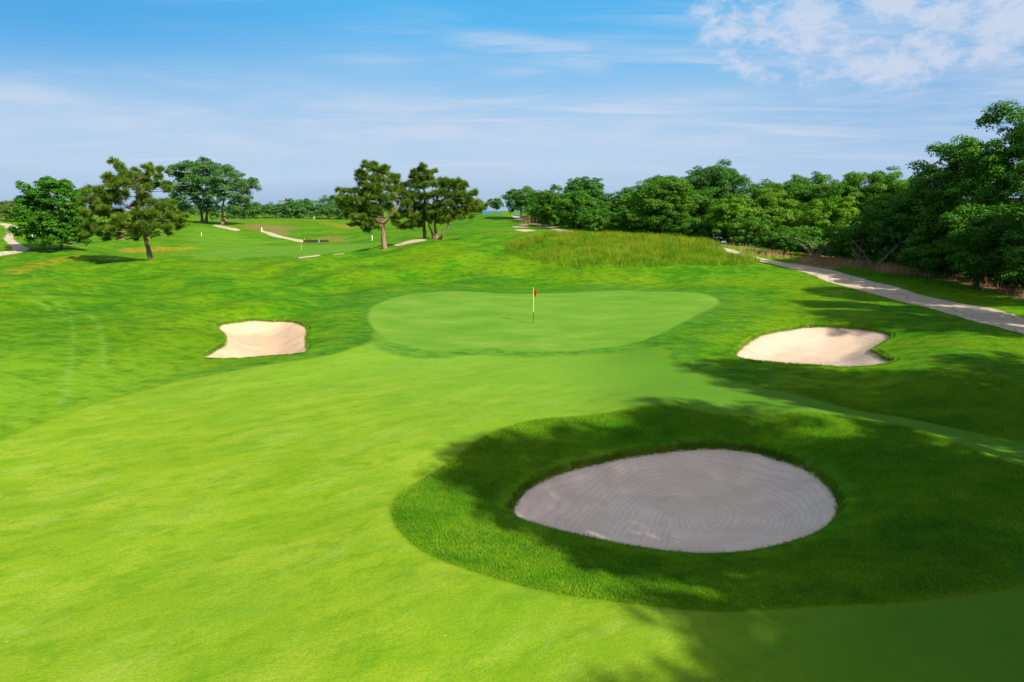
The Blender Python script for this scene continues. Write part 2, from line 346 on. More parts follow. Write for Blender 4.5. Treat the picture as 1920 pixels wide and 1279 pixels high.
fcut = sm(-1.7, -1.1, SDI['fair'])*sm(.1, -.1, SDI['fair'])*sm(27, 33, Y+.25*np.abs(X))
fcut = np.maximum(fcut, sm(-2.6, -2.0, SDI['fringe'])*sm(-.2, -.6, SDI['fringe'])*.6*(SDI['fair'] < 0))
m1[:, 2] = np.maximum(m1[:, 2], fcut*.8*(1-m1[:, 0])*(1-m1[:, 1]))
m3 = np.stack([trk, np.maximum(msk('sb1', .8), msk('sb2', .8)), edge_dark], -1)

# ------------------------------------------------------------------ ground material
def ground_mat():
    m = bpy.data.materials.new('turf'); m.use_nodes = True; t = NT(m.node_tree)
    pos = t.new('ShaderNodeNewGeometry').outputs['Position']
    def att(n):
        a = t.new('ShaderNodeAttribute', attribute_name=n); s = t.new('ShaderNodeSeparateColor', I0=a.outputs['Color']); return s.outputs
    fair, green, fringe = att('m1'); path, dirt, dry = att('m2'); track, sand, edge = att('m3')
    n_big = t.noise(pos, 0.09, 3); n_mid = t.noise(pos, 0.30, 6, 0.68); n_sm = t.noise(pos, 2.6, 4, 0.65)
    n_f = t.noise(pos, 22.0, 3, 0.7); n_ff = t.noise(pos, 75.0, 2, 0.7)
    streak = t.noise(t.aniso(pos, 3.2, 36), 0.85, 5, 0.62, 0.5)
    streak2 = t.noise(t.aniso(pos, 5, 12), 1.4, 5, 0.6, 0.5)
    jit = t.math('MULTIPLY', t.math('SUBTRACT', t.noise(pos, 4.5, 5, .75), .5), 1.3)
    path = t.rng(t.math('ADD', path, jit), .38, .62)
    fair = t.rng(t.math('ADD', fair, t.math('MULTIPLY', jit, .7)), .12, .88)
    # rough: lush deep green with yellower worn areas
    n_m2 = t.noise(t.mapping(pos, (1, 1.3, 1), rot=(0, 0, .5)), 1.15, 6, .72)
    rough = t.ramp(n_mid, [(0.36, (0.0288, 0.1419, 0.0023)), (0.5, (0.0612, 0.2021, 0.0027)), (0.63, (0.1170, 0.2580, 0.0045))])
    rough = t.mix(t.rng(t.noise(pos, .13, 5, .7), .50, .36, 0, .6), rough, (.020, .115, .008))
    rough = t.mix(t.rng(n_big, 0.42, 0.66, 0, .75), rough, (0.1485, 0.2451, 0.0027))
    rough = t.mix(t.rng(n_m2, 0.54, 0.38, 0, .6), rough, (0.0180, 0.1118, 0.0018))
    rough = t.mix(t.rng(n_m2, 0.50, 0.70, 0, .6), rough, (0.1530, 0.2838, 0.0054))
    rough = t.mix(t.rng(streak2, 0.5, 0.8, 0, .65), rough, (0.1440, 0.2580, 0.0203))
    rough = t.mix(t.rng(n_sm, 0.52, 0.75, 0, .4), rough, (0.1710, 0.2021, 0.0081))
    rough = t.mix(t.rng(n_f, 0.35, 0.65, .0, 1), t.mix(0.4, rough, (0.0090, 0.0774, 0.0009)), rough)
    rough = t.mix(t.rng(n_f, 0.62, 0.8, 0, .4), rough, (0.1710, 0.2408, 0.0135))
    sx0 = t.new('ShaderNodeSeparateXYZ', I0=pos).outputs
    lf = t.math('MULTIPLY', t.rng(sx0[1], 36, 25), t.rng(sx0[0], -6, -11))
    rough = t.mix(t.math('MULTIPLY', lf, t.rng(n_m2, .35, .6, .35, .85)), rough, (.155, .30, .014))
    # fairway: close mown, yellow green, long soft patches
    fw = t.ramp(streak, [(0.28, (0.1475, 0.2593, 0.0085)), (0.5, (0.2124, 0.3185, 0.0153)), (0.72, (0.3068, 0.3686, 0.0357))])
    fw = t.mix(t.rng(n_big, 0.40, 0.62, 0, .5), fw, (0.1711, 0.2912, 0.0136))
    fw = t.mix(t.rng(t.noise(t.aniso(pos, 1.8, 30), 1.5, 8, .82), 0.46, 0.64, 0, .8), fw, (.105, .225, .008))
    fw = t.mix(t.rng(t.noise(t.aniso(pos, 2.2, 40), .7, 7, .7), 0.50, 0.70, 0, .7), fw, (.27, .37, .055))
    fw = t.mix(t.rng(t.noise(pos, .33, 5, .7), 0.50, 0.66, 0, .5), fw, (0.1298, 0.2503, 0.0187))
    fw = t.mix(t.rng(n_sm, 0.56, 0.75, 0, .3), fw, (0.3658, 0.3276, 0.0170))
    fw = t.mix(t.rng(n_ff, 0.30, 0.75, 0.28, 0), fw, (0.0708, 0.1547, 0.0051))
    # the fairway is yellower to the near left, greener beyond
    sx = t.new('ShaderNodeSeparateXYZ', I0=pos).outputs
    far = t.rng(t.math('ADD', sx[1], t.math('MULTIPLY', sx[0], 0.7)), 12, 34)
    fw = t.mix(t.math('MULTIPLY', far, .62), fw, (0.1121, 0.2639, 0.0289))
    fw = t.mix(t.math('MULTIPLY', t.rng(t.math('ADD', sx[0], t.math('MULTIPLY', n_m2, 2.0)), 2.2, 8.0), .85), fw, t.mix(n_m2, (.034, .140, .012), (.095, .215, .016)))  # rough-like green to the right, darkened to deepen the tree shade there
    fw = t.mix(t.rng(n_f, 0.36, 0.62, 0.42, 0), fw, (.08, .18, .004))
    gr = t.ramp(t.noise(t.mapping(pos, (0.3, 0.55, 1)), 0.8, 5, .65), [(0.3, (0.0760, 0.1989, 0.0130)), (0.52, (0.1080, 0.2340, 0.0210)), (0.72, (0.1600, 0.2691, 0.0375))])
    gr = t.mix(t.rng(n_sm, .4, .8, 0, .25), gr, (0.0960, 0.1989, 0.0110))
    frc = t.ramp(n_m2, [(0.36, (.026, .125, .009)), (0.64, (.085, .205, .015))])
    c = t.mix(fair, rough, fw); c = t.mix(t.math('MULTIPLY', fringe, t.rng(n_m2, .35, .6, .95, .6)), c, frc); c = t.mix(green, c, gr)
    c = t.mix(t.math('MULTIPLY', track, t.rng(n_m2, .35, .6, .2, .4)), c, (.20, .36, .06))
    c = t.mix(t.math('MULTIPLY', edge, t.rng(n_sm, .3, .6, .2, .7)), c, (.12, .20, .006))
    dn = t.rng(n_sm, .3, .7)
    # fallen leaves / clippings: sparse pale specks
    vo = t.new('ShaderNodeTexVoronoi', i_Vector=pos, i_Scale=1.1); sp = t.rng(vo.outputs[0], 0.015, 0.03, 1, 0)
    c = t.mix(t.math('MULTIPLY', sp, .6), c, (.45, .42, .22))
    c = t.mix(t.math('MULTIPLY', dry, t.rng(n_m2, .42, .56, .08, 1)), c, t.mix(t.rng(n_mid, .45, .6), (.30, .24, .01), (.30, .13, .03)))
    c = t.mix(t.math('MULTIPLY', dirt, t.rng(n_m2, .38, .55, .3, 1)), c, t.mix(dn, (.15, .075, .035), (.36, .19, .10)))
    c = t.mix(sand, c, t.mix(dn, (.45, .32, .20), (.50, .38, .26)))
    pth = t.mix(t.rng(n_f, .3, .7), (.38, .30, .22), (.48, .385, .285)); pth = t.mix(t.rng(n_mid, .4, .7, 0, .5), pth, (.54, .43, .32))
    pth = t.mix(t.rng(n_sm, .6, .75, 0, .35), pth, (.22, .20, .17))
    ck = t.new('ShaderNodeTexVoronoi', feature='DISTANCE_TO_EDGE', i_Vector=pos, i_Scale=.45)
    pth = t.mix(t.rng(ck.outputs[0], .006, .03, .6, 0), pth, (.16, .13, .10))
    jt = t.math('ABSOLUTE', t.math('SUBTRACT', t.math('FRACT', t.math('MULTIPLY', t.math('ADD', sx[1], t.math('MULTIPLY', sx[0], .3)), .3)), .5))
    pth = t.mix(t.rng(jt, .0, .025, .5, 0), pth, (.17, .14, .11))
    pth = t.mix(t.rng(n_m2, .55, .72, 0, .5), pth, (.26, .21, .15))
    c = t.mix(path, c, pth)
    hgt = t.math('ADD', t.math('MULTIPLY', n_f, 1.0), t.math('MULTIPLY', n_sm, 1.5))
    mown = t.math('SUBTRACT', 1.0, t.math('MAXIMUM', t.math('MAXIMUM', fair, green), path))
    st_ = t.math('ADD', t.math('MULTIPLY', mown, .55), .25)
    bp = t.new('ShaderNodeBump', i_Strength=st_, i_Distance=.06, i_Height=hgt)
    b = t.new('ShaderNodeBsdfPrincipled', i_Base_Color=c, i_Roughness=.9, i_Normal=bp)
    b.inputs['Specular IOR Level'].default_value = 0.03
    t.new('ShaderNodeOutputMaterial', i_Surface=b); return m
TURF = ground_mat()
def fc(a): return a[FQ].mean(1)
region = np.zeros(len(FQ), int)
for i, k_ in enumerate(['fair', 'fair2', 'fringe', 'green', 'green2', 'path', 'pathb', 'pathc', 'pathd', 'pathe', 'pathf', 'pathg', 'pathh', 'sb1', 'sb2', 'pond']):
    region[fc(SDI[k_]) > 0] = i+1
def split(name, ids, label):
    f = FQ[np.isin(region, ids)]
    if len(f) == 0: return
    vi, inv_ = np.unique(f, return_inverse=True); f2 = inv_.reshape(-1, 4)
    o = mesh_obj(name, np.stack([X, Y, Z], -1)[vi], f2, TURF, colors={'m1': m1[vi], 'm2': m2[vi], 'm3': m3[vi]}, normals=N3.reshape(-1, 3)[vi])
    return tag(o, label=label, kind='structure')
split('ground', [0, 16], 'undulating rough grass ground of the golf course')
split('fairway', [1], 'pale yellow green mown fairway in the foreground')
split('fairway', [2], 'distant mown fairway by the two big trees')
split('putting_green_fringe', [3], 'darker mown ring round the near putting green')
split('putting_green', [4], 'smooth near putting green with the red flag')
split('putting_green', [5], 'far putting green in the dip behind the mound')
for i, lb in zip(range(6, 14), ['pale concrete cart path along the trees on the right', 'short cart path piece behind the tall grass mound', 'cart path climbing to the far hilltop', 'curving cart path beside the round tree at left',
                'pale path leading down to the low timber wall', 'short path below the two big far trees', 'path piece beside the pine trunks', 'thin path edge behind the mound near the far flag']):
    split('path', [i], lb)
split('sand', [14], 'small far sand bunker below the hill'); split('sand', [15], 'second small far sand bunker in the fairway')

# ------------------------------------------------------------------ sand
def sand_mat(name, a, b, rake, c0, k_=1.0):
    m = bpy.data.materials.new(name); m.use_nodes = True; t = NT(m.node_tree)
    pos = t.new('ShaderNodeNewGeometry').outputs['Position']
    n1 = t.noise(pos, 0.9, 4); nf = t.noise(pos, 60, 3, .7)
    ph = t.new('ShaderNodeAttribute', attribute_name='ph').outputs['Fac']
    ph = t.math('ADD', ph, t.math('ADD', t.math('MULTIPLY', t.noise(pos, .6, 1), .30), t.math('MULTIPLY', t.noise(pos, 4, 2), .03)))
    wv_ = t.math('ADD', t.math('MULTIPLY', t.math('SINE', t.math('MULTIPLY', ph, rake*6.2832)), .5), .5)
    w2_ = t.math('ADD', t.math('MULTIPLY', t.math('SINE', t.math('MULTIPLY', ph, rake*1.55)), .5), .5)
    wm = t.math('MULTIPLY', wv_, t.rng(t.noise(pos, 1.1, 5, .7), .38, .58, .0, 1.1))
    c = t.mix(t.rng(n1, .3, .7), a, b); c = t.mix(t.rng(nf, .3, .7, .22, 0), c, (.2, .15, .11))
    c = t.mix(t.math('MULTIPLY', t.rng(wm, .0, .4, 1, 0), .15*k_), c, (.30, .22, .16)); c = t.mix(t.math('MULTIPLY', t.rng(w2_, .3, .9), .05*k_), c, (.36, .28, .22))
    spk = t.new('ShaderNodeTexVoronoi', i_Vector=pos, i_Scale=2.1)
    c = t.mix(t.rng(spk.outputs[0], .02, .05, .5, 0), c, (.16, .10, .06))
    h = t.math('ADD', t.math('ADD', wm, t.math('MULTIPLY', w2_, .2)), t.math('MULTIPLY', nf, .25))
    bp = t.new('ShaderNodeBump', i_Strength=.42*k_, i_Distance=.03, i_Height=h)
    bs = t.new('ShaderNodeBsdfPrincipled', i_Base_Color=c, i_Roughness=1.0, i_Normal=bp); bs.inputs['Specular IOR Level'].default_value = 0.05
    t.new('ShaderNodeOutputMaterial', i_Surface=bs); return m
def sand_sheet(poly, dep, lip, mat, label, spine=()):
    c = poly.mean(0); # push outline outwards a little so it tucks under the turf
    lo, hi = poly.min(0)-.4, poly.max(0)+.4
    gx, gy = np.meshgrid(np.arange(lo[0], hi[0], .09), np.arange(lo[1], hi[1], .09)); sh = gx.shape
    x, y = gx.ravel(), gy.ravel(); s = sdist(x, y, poly, 1.5)
    z = H0(x, y) - lip - dep*sm(0.0, 1.6, s) + .012*np.sin(x*3.1+np.sin(y*2))*np.sin(y*2.7) - .25*sm(0, -.35, s)
    F = []; nx = sh[1]; i = np.arange(sh[0]-1)[:, None]*nx; j = np.arange(nx-1)[None]
    F = np.stack([i+j, i+j+1, i+nx+j+1, i+nx+j], -1).reshape(-1, 4)
    F = F[(s[F] > -.30).any(1)]
    vi, iv = np.unique(F, return_inverse=True)
    sp = smooth_poly(list(spine), 24, False); PX, PY = x[vi], y[vi]
    ph = np.sqrt(((PX[:, None]-sp[:, 0])**2+(PY[:, None]-sp[:, 1])**2).min(1)+.01)
    w_in = sm(3.4, 1.2, ph); ph = ph*w_in + (1-w_in)*(2.2-.8*s[vi]) if len(spine) > 5 else ph
    o = mesh_obj('sand', np.stack([x, y, z], -1)[vi], iv.reshape(-1, 4), mat, attrs={'ph': ph})
    return tag(o, label=label, kind='structure')
c1 = G(1330, 950)
sand_sheet(P_B1, .20, .15, sand_mat('grey_sand', (.74, .565, .43), (.84, .665, .52), 6.6, c1), 'big raked sand bunker in the shade, nearest the camera',
           [(1180,985),(1195,960),(1225,925),(1280,905),(1340,915),(1385,940),(1375,965),(1330,975),(1310,955)])
sand_sheet(P_B2, .28, .14, sand_mat('pale_sand', (.50, .35, .215), (.60, .43, .275), 3, c1, .6), 'pale sunlit sand bunker left of the green', [(440,640),(480,630),(540,632)])
sand_sheet(P_B3, .28, .14, sand_mat('pink_sand', (.49, .365, .265), (.55, .41, .30), 4, c1, .7), 'pale sand bunker right of the green with a grass tongue', [(1450,660),(1520,650),(1590,668)])

# ------------------------------------------------------------------ water beyond the trees
def water():
    m = bpy.data.materials.new('water'); m.use_nodes = True; t = NT(m.node_tree)
    pos = t.new('ShaderNodeNewGeometry').outputs['Position']
    bp = t.new('ShaderNodeBump', i_Strength=.3, i_Distance=.2, i_Height=t.noise(pos, .8, 4))
    b = t.new('ShaderNodeBsdfPrincipled', i_Base_Color=(.10, .19, .26), i_Roughness=.15, i_Normal=bp)
    t.new('ShaderNodeOutputMaterial', i_Surface=b)
    s = 5900; V = [(-s, -s, -2.3), (s, -s, -2.3), (s, s, -2.3), (-s, s, -2.3)]
    tag(mesh_obj('water', np.array(V), np.array([[0, 1, 2, 3]]), m), label='pale river water beyond the right hand trees', kind='structure')
water()

# ------------------------------------------------------------------ plant materials
def leaf_mat(name, a, b, c, gloss=.012, trans=.25, hue=None):
    m = bpy.data.materials.new(name); m.use_nodes = True; t = NT(m.node_tree)
    rnd = t.new('ShaderNodeAttribute', attribute_name='rnd').outputs['Fac']
    pos = t.new('ShaderNodeNewGeometry').outputs['Position']
    col = t.ramp(rnd, [(0.0, a), (0.55, b), (1.0, c)])
    col = t.mix(t.rng(t.noise(pos, .35, 2), .35, .65, 0, .35), col, t.mix(.5, b, c))
    d = t.new('ShaderNodeBsdfDiffuse', i_Color=col); tr = t.new('ShaderNodeBsdfTranslucent', i_Color=t.mix(.3, col, (.12, .30, .005), 'MIX'))
    mx = t.new('ShaderNodeMixShader', I0=trans, I1=d, I2=tr)
    g = t.new('ShaderNodeBsdfGlossy', i_Color=(1, 1, 1), i_Roughness=.42)
    mx2 = t.new('ShaderNodeMixShader', I0=gloss, I1=mx, I2=g)
    t.new('ShaderNodeOutputMaterial', i_Surface=mx2); return m
def bark_mat(name, a, b):
    m = bpy.data.materials.new(name); m.use_nodes = True; t = NT(m.node_tree)
    pos = t.new('ShaderNodeNewGeometry').outputs['Position']
    n1 = t.noise(t.mapping(pos, (6, 6, 1.2)), 1.3, 5, .65)
    bp = t.new('ShaderNodeBump', i_Strength=.8, i_Distance=.08, i_Height=n1)
    bs = t.new('ShaderNodeBsdfPrincipled', i_Base_Color=t.mix(t.rng(n1, .35, .65), a, b), i_Roughness=.95, i_Normal=bp)
    t.new('ShaderNodeOutputMaterial', i_Surface=bs); return m
L_DARK = leaf_mat('leaf_dark', (.020, .095, .006), (.044, .155, .008), (.10, .25, .010))
L_MID = leaf_mat('leaf_mid', (.026, .105, .006), (.060, .175, .008), (.125, .27, .010))
L_LIGHT = leaf_mat('leaf_light', (.034, .135, .005), (.090, .225, .006), (.18, .33, .010))
L_BLUE = leaf_mat('leaf_bluish', (.022, .095, .014), (.042, .15, .020), (.085, .225, .026))
L_CAT = leaf_mat('leaf_broad', (.020, .10, .007), (.045, .165, .009), (.14, .30, .012), gloss=.02)
L_OLIVE = leaf_mat('leaf_olive', (.05, .09, .012), (.085, .14, .018), (.13, .19, .02))
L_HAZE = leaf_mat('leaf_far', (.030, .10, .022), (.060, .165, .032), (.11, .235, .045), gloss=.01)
L_PINE = leaf_mat('needles', (.016, .065, .007), (.060, .135, .010), (.20, .25, .016), gloss=.01, trans=.15)
BARK = bark_mat('bark_grey', (.06, .045, .035), (.17, .13, .10))
BARKP = bark_mat('bark_pine', (.10, .055, .035), (.30, .18, .115))
BARKD = bark_mat('bark_dead', (.12, .09, .065), (.26, .20, .15))

def leaves(C, Nn, size, rng, asp=.55, fold=.25):
    n = len(C); Nn = Nn/(np.linalg.norm(Nn, axis=1)[:, None]+1e-9)
    r = rng.normal(size=(n, 3)); a = np.cross(Nn, r); a /= np.linalg.norm(a, axis=1)[:, None]+1e-9; b = np.cross(Nn, a)
    s = size[:, None]
    V = np.stack([C-a*s*.5, C+b*s*asp*.5+Nn*s*fold*.3, C+a*s*.5-Nn*s*fold*.2, C-b*s*asp*.5+Nn*s*fold*.3], 1).reshape(-1, 3)
    F = np.arange(4*n).reshape(-1, 4); return V, F
def crown_leaves(lobes, cr, leaf, cover, rng, flat=.65):
    """lobes: (centre, radius3). Leaf clumps on each lobe, leaves on each clump."""
    Cs, Ns, Rn = [], [], []
    ctr = np.mean([l[0] for l in lobes], 0)
    for c, r in lobes:
        r = np.asarray(r); rm = r.mean(); nc = max(3, int(4.2*(rm/cr)**2))
        w_ = rng.normal(size=(nc, 3)); w_[:, 2] = np.abs(w_[:, 2])*np.where(rng.random(nc) < .74, 1, -1); w_ /= np.linalg.norm(w_, axis=1)[:, None]
        pc = c + w_*r*(rng.uniform(.55, 1.05, nc)[:, None])
        cs = cr*rng.uniform(.55, 1.25, nc); tone = rng.uniform(0, 1, nc)
        for i in range(nc):
            n = max(10, int(cover*15*(cs[i]/leaf)**2)); q = rng.normal(size=(n, 3)); q /= np.linalg.norm(q, axis=1)[:, None]
            q[:, 2] = np.where(rng.random(n) < .68, np.abs(q[:, 2]), q[:, 2])
            rad = cs[i]*rng.uniform(.45, 1.12, n)**.8
            Cs.append(pc[i]+q*rad[:, None]*np.array([1, 1, flat]))
            Ns.append(q*.55+w_[i]*.35+np.array([0, 0, .45])+rng.normal(size=(n, 3))*.45)
            Rn.append(np.clip(tone[i]*.55+rng.uniform(0, .45, n)+.12*q[:, 2], 0, 1))
    return np.concatenate(Cs), np.concatenate(Ns), np.concatenate(Rn)
def limb(acc, a, b, ra, rb, rng, k=7, n=6, sag=.12):
    a, b = np.asarray(a, float), np.asarray(b, float); L = np.linalg.norm(b-a)
    mid = (a+b)/2+rng.normal(size=3)*L*.07+np.array([0, 0, -sag*L*.4]); p = bezier(a, mid, b, k)
    p[1:-1] += rng.normal(size=(k-2, 3))*L*.015
    acc.tube(p, np.linspace(ra, rb, k), n)
def hz(x, y): return float(H0(x, y)[0])
def finish_tree(root, base, lobes, trunks, leafmat, bark, cr, leaf, cover, rng, tr, flat=.65, limbs=True, size_var=(.7, 1.3)):
    """trunks: list of polylines (world, upward)"""
    base = np.asarray(base); acc = Acc()
    tp = []
    for T in trunks:
        T = np.asarray(T, float); k = len(T); rad = tr*np.linspace(1, .35, k); rad[0] *= 1.45
        # finer resample
        tt = np.linspace(0, k-1, k*4); Q = np.stack([np.interp(tt, np.arange(k), T[:, i]) for i in range(3)], -1); rr_ = np.interp(tt, np.arange(k), rad)
        acc.tube(Q-base, rr_, 9); tp += [(Q[i], rr_[i]) for i in range(len(Q)//4, len(Q))]
    tpos = np.array([t[0] for t in tp]); trd = np.array([t[1] for t in tp])
    if limbs:
        for c, r in lobes:
            dz_ = np.linalg.norm((tpos-c)*np.array([1, 1, 1.25]), axis=1) + 2.0*np.clip(tpos[:, 2]-(c[2]), 0, None)
            i = int(np.argmin(dz_)); ra = min(trd[i]*.6, .05+.022*np.linalg.norm(c-tpos[i]))
            limb(acc, tpos[i]-base, c-base, ra, ra*.3, rng)
            for _ in range(2):
                w_ = rng.normal(size=3); w_[2] = abs(w_[2]); w_ /= np.linalg.norm(w_)
                limb(acc, c-base, c-base+w_*np.asarray(r)*.85, ra*.35, ra*.12, rng, 5, 4)
    acc.build('trunk', bark, root)
    C, Nn, rn = crown_leaves(lobes, cr, leaf, cover, rng, flat)
    V, F = leaves(C-base, Nn, leaf*rng.uniform(*size_var, len(C)), rng)
    mesh_obj('crown', V, F, leafmat, root, smooth=False, attrs={'rnd': np.repeat(rn, 4)})
def auto_lobes(base, H, Rx, Ry, cb, rng, nl=14, shape=.38):
    c = np.array([base[0], base[1], base[2]+H*(cb+1)/2]); rz = H*(1-cb)/2; out = []
    rl = shape*min(Rx, rz*1.3)
    for i in range(nl):
        z = 1-2*(i+.5)/nl; ph = i*2.39996+rng.uniform(-.5, .5); q = np.sqrt(max(0, 1-z*z)); w_ = np.array([q*math.cos(ph), q*math.sin(ph), z])
        k_ = rng.uniform(.82, 1.12); r = rl*rng.uniform(.75, 1.2)
        p = c+w_*np.array([Rx-rl, Ry-rl, rz-rl*.8])*k_
        out.append((p, np.array([r, r, r*.8])))
    out.append((c, np.array([Rx*.5, Ry*.5, rz*.55])))
    return out
def auto_tree(label, u, d, vtop, halfw, leafmat, cb=.15, leaf=.3, cover=1.0, cr=None, seed=0, nl=14, name='broadleaf_tree', group=None, world_xy=None, H=None, Rw=None, trunk_r=None, vbase=None, cat='tree', bark=None):
    rng = np.random.default_rng(seed+17)
    if world_xy is None:
        q = P(u, vtop, d); x, y = q[0], q[1]; z0 = hz(x, y); H = q[2]-z0; Rw = halfw/1280*d
    else: x, y = world_xy; z0 = hz(x, y)
    base = np.array([x, y, z0-.05]); root = thing(name, label, cat, base, group)
    lb = auto_lobes(base, H, Rw, Rw*.9, cb, rng, nl)
    cr = cr or max(.42, Rw*.145); tr = trunk_r or H*.018
    T = [base+np.array([0, 0, -.2]), base+np.array([rng.normal()*.1, rng.normal()*.1, H*.25]), base+np.array([rng.normal()*.25, rng.normal()*.25, H*.5]), base+np.array([rng.normal()*.4, rng.normal()*.4, H*.8])]
    finish_tree(root, base, lb, [T], leafmat, bark or BARK, cr, leaf, cover, rng, tr)
    return root
def crop(ox, oy, s=4.918): return lambda x, y: (ox+x/s, oy+y/s)
def pix_lobes(blobs, f, d, rng, rs_=1.0, s=4.918, copies=2, zsq=.85, y0=None):
    us = [f(b[0], b[1])[0] for b in blobs]; uc = (min(us)+max(us))/2; W = (max(us)-min(us))/2/1280*d
    out = []
    for (x, y, r) in blobs:
        u, v = f(x, y); off = abs(u-uc)/1280*d; D = math.sqrt(max(W*W-off*off, (.25*W)**2))*.8
        for k_ in range(copies):
            dd = d + (rng.uniform(-1, -.25) if k_ == 0 else rng.uniform(-.1, 1))*D
            # keep the same direction from the viewpoint's height so that height and spread stay the tree's own
            q = P(u, v, d); q[1] = dd; k2 = 1.0 if k_ == 0 else .9
            cx_ = P(uc, v, d)[0]; q[0] = cx_+(q[0]-cx_)*(1 if k_ == 0 else rng.uniform(.75, 1))
            rr_ = r/s/1280*d*rs_*k2; out.append((q, np.array([rr_, rr_, rr_*zsq])))
    return out
def pix_tree(name, label, blobs, f, d, trunks, leafmat, bark, cr, leaf, cover, tr, seed, group=None, copies=2, rs_=1.0, cat='tree'):
    rng = np.random.default_rng(seed); lb = pix_lobes(blobs, f, d, rng, rs_, copies=copies)
    TT = []
    for T in trunks: TT.append([P(*f(*p), d) for p in T])
    bx, by = TT[0][0][0], TT[0][0][1]; base = np.array([bx, by, hz(bx, by)-.05])
    for T in TT:
        z0 = hz(T[0][0], T[0][1]); T[0][2] = z0-.15
    root = thing(name, label, cat, base, group)
    finish_tree(root, base, lb, TT, leafmat, bark, cr, leaf, cover, rng, tr)
    return root
# ---- pines: needle tufts
def needles(lobes, rng, per=32, tufts=105, L=.48, wdt=.028):
    Cs, Ds, Rn = [], [], []
    for c, r in lobes:
        n = max(8, int(tufts*(np.mean(r)/1.0)**2)); w_ = rng.normal(size=(n, 3)); w_[:, 2] = np.where(rng.random(n) < .72, np.abs(w_[:, 2]), w_[:, 2]); w_ /= np.linalg.norm(w_, axis=1)[:, None]
        pc = c+w_*r*(rng.uniform(.3, 1.0, n)+(.5*(rng.random(n) < .14)))[:, None]*np.array([1, 1, .85]); tone = rng.uniform(0, .6, n)
        q = rng.normal(size=(n, per, 3)); q /= np.linalg.norm(q, axis=2)[..., None]
        q = q+np.array([0, 0, .55])+w_[:, None]*.75; q /= np.linalg.norm(q, axis=2)[..., None]
        Cs.append(np.repeat(pc, per, 0)+rng.normal(size=(n*per, 3))*.05); Ds.append(q.reshape(-1, 3)); Rn.append(np.clip(np.repeat(tone, per)+rng.uniform(0, .4, n*per), 0, 1))
    C = np.concatenate(Cs); D = np.concatenate(Ds); rn = np.concatenate(Rn); n = len(C)
    a = np.cross(D, rng.normal(size=(n, 3))); a /= np.linalg.norm(a, axis=1)[:, None]+1e-9; l = (L*rng.uniform(.7, 1.2, n))[:, None]
    V = np.stack([C-a*wdt, C+a*wdt, C+D*l], 1).reshape(-1, 3); return V, np.arange(3*n).reshape(-1, 3), np.repeat(rn, 3)
def pine(label, blobs, f, d, trunks, tr, seed, group):
    rng = np.random.default_rng(seed); lb = pix_lobes(blobs, f, d, rng, .88, copies=2)
    TT = [[P(*f(*p), d) for p in T] for T in trunks]; base = TT[0][0].copy(); base[2] = hz(base[0], base[1])-.05
    for T in TT:
        if T[0][2] < base[2]+1.2: T[0][2] = hz(T[0][0], T[0][1])-.2
    root = thing('pine_tree', label, 'pine tree', base, group); acc = Acc(); tp = []
    for i, T in enumerate(TT):
        T = np.asarray(T, float); k_ = len(T); r0 = tr*(1 if i == 0 else .75); rad = np.linspace(r0, r0*.3, k_); rad[0] *= 1.3
        tt = np.linspace(0, k_-1, k_*4); Q = np.stack([np.interp(tt, np.arange(k_), T[:, j]) for j in range(3)], -1); rr_ = np.interp(tt, np.arange(k_), rad)
        Q[1:-1] += rng.normal(size=(len(Q)-2, 3))*.02
        acc.tube(Q-base, rr_, 9); tp += [(Q[j], rr_[j]) for j in range(len(Q)//3, len(Q))]
    tpos = np.array([t[0] for t in tp]); trd = np.array([t[1] for t in tp])
    for c, r in lb:
        dd = np.linalg.norm(tpos-c, axis=1)+1.5*np.clip(tpos[:, 2]-c[2], 0, None); i = int(np.argmin(dd)); ra = min(trd[i]*.5, .03+.018*dd[i])
        limb(acc, tpos[i]-base, c-base, ra, ra*.35, rng, sag=-.1)
    acc.build('trunk', BARKP, root)
    V, F, rn = needles(lb, rng); mesh_obj('crown', V-base, F, L_PINE, root, smooth=False, attrs={'rnd': rn})
    return root
GP = 'pines on the mound behind the green'
c1f = crop(0, 280); c2f = crop(300, 280); c3f = crop(600, 280)
pine('crooked pine at the left with a leaning reddish trunk and wide dark green pads',
 [(1180,140,35),(1180,200,35),(1230,250,50),(1300,190,42),(1140,270,45),(1190,330,60),(1290,300,60),(1380,270,42),(1440,210,30),(1485,190,32),(1480,260,34),(1440,330,52),(1360,340,52),(1250,360,52),(1120,310,42),(1470,360,35),(1430,385,35),
  (880,370,30),(920,400,42),(980,400,42),(1060,400,52),(1130,420,52),(1180,460,50),(1020,470,70),(940,470,52),(880,500,45),(830,490,28),(1100,520,60),(960,560,70),(900,600,52),(1050,590,52),(1180,560,42),
  (850,720,42),(920,740,52),(1000,730,52),(1080,740,52),(820,780,36),(900,800,42),(1050,800,42),(1120,830,30),(1180,700,52),(950,680,36),(1230,740,44),
  (1320,440,34),(1400,500,52),(1480,510,60),(1560,540,52),(1400,600,70),(1500,620,70),(1600,640,60),(1680,660,44),(1730,620,22),(1280,650,60),(1200,640,52),(1350,700,52),(1450,710,60),(1560,720,52),(1640,730,42),(1550,790,36),(1380,780,26),(1300,780,26)],
 c1f, 78, [[(1390,1022),(1370,920),(1340,820),(1320,720),(1290,580),(1265,470),(1275,400),(1230,300)], [(1300,600),(1230,535),(1180,545)], [(1320,720),(1450,660),(1600,650)], [(1320,700),(1150,650),(930,600)]], .27, 1, GP)
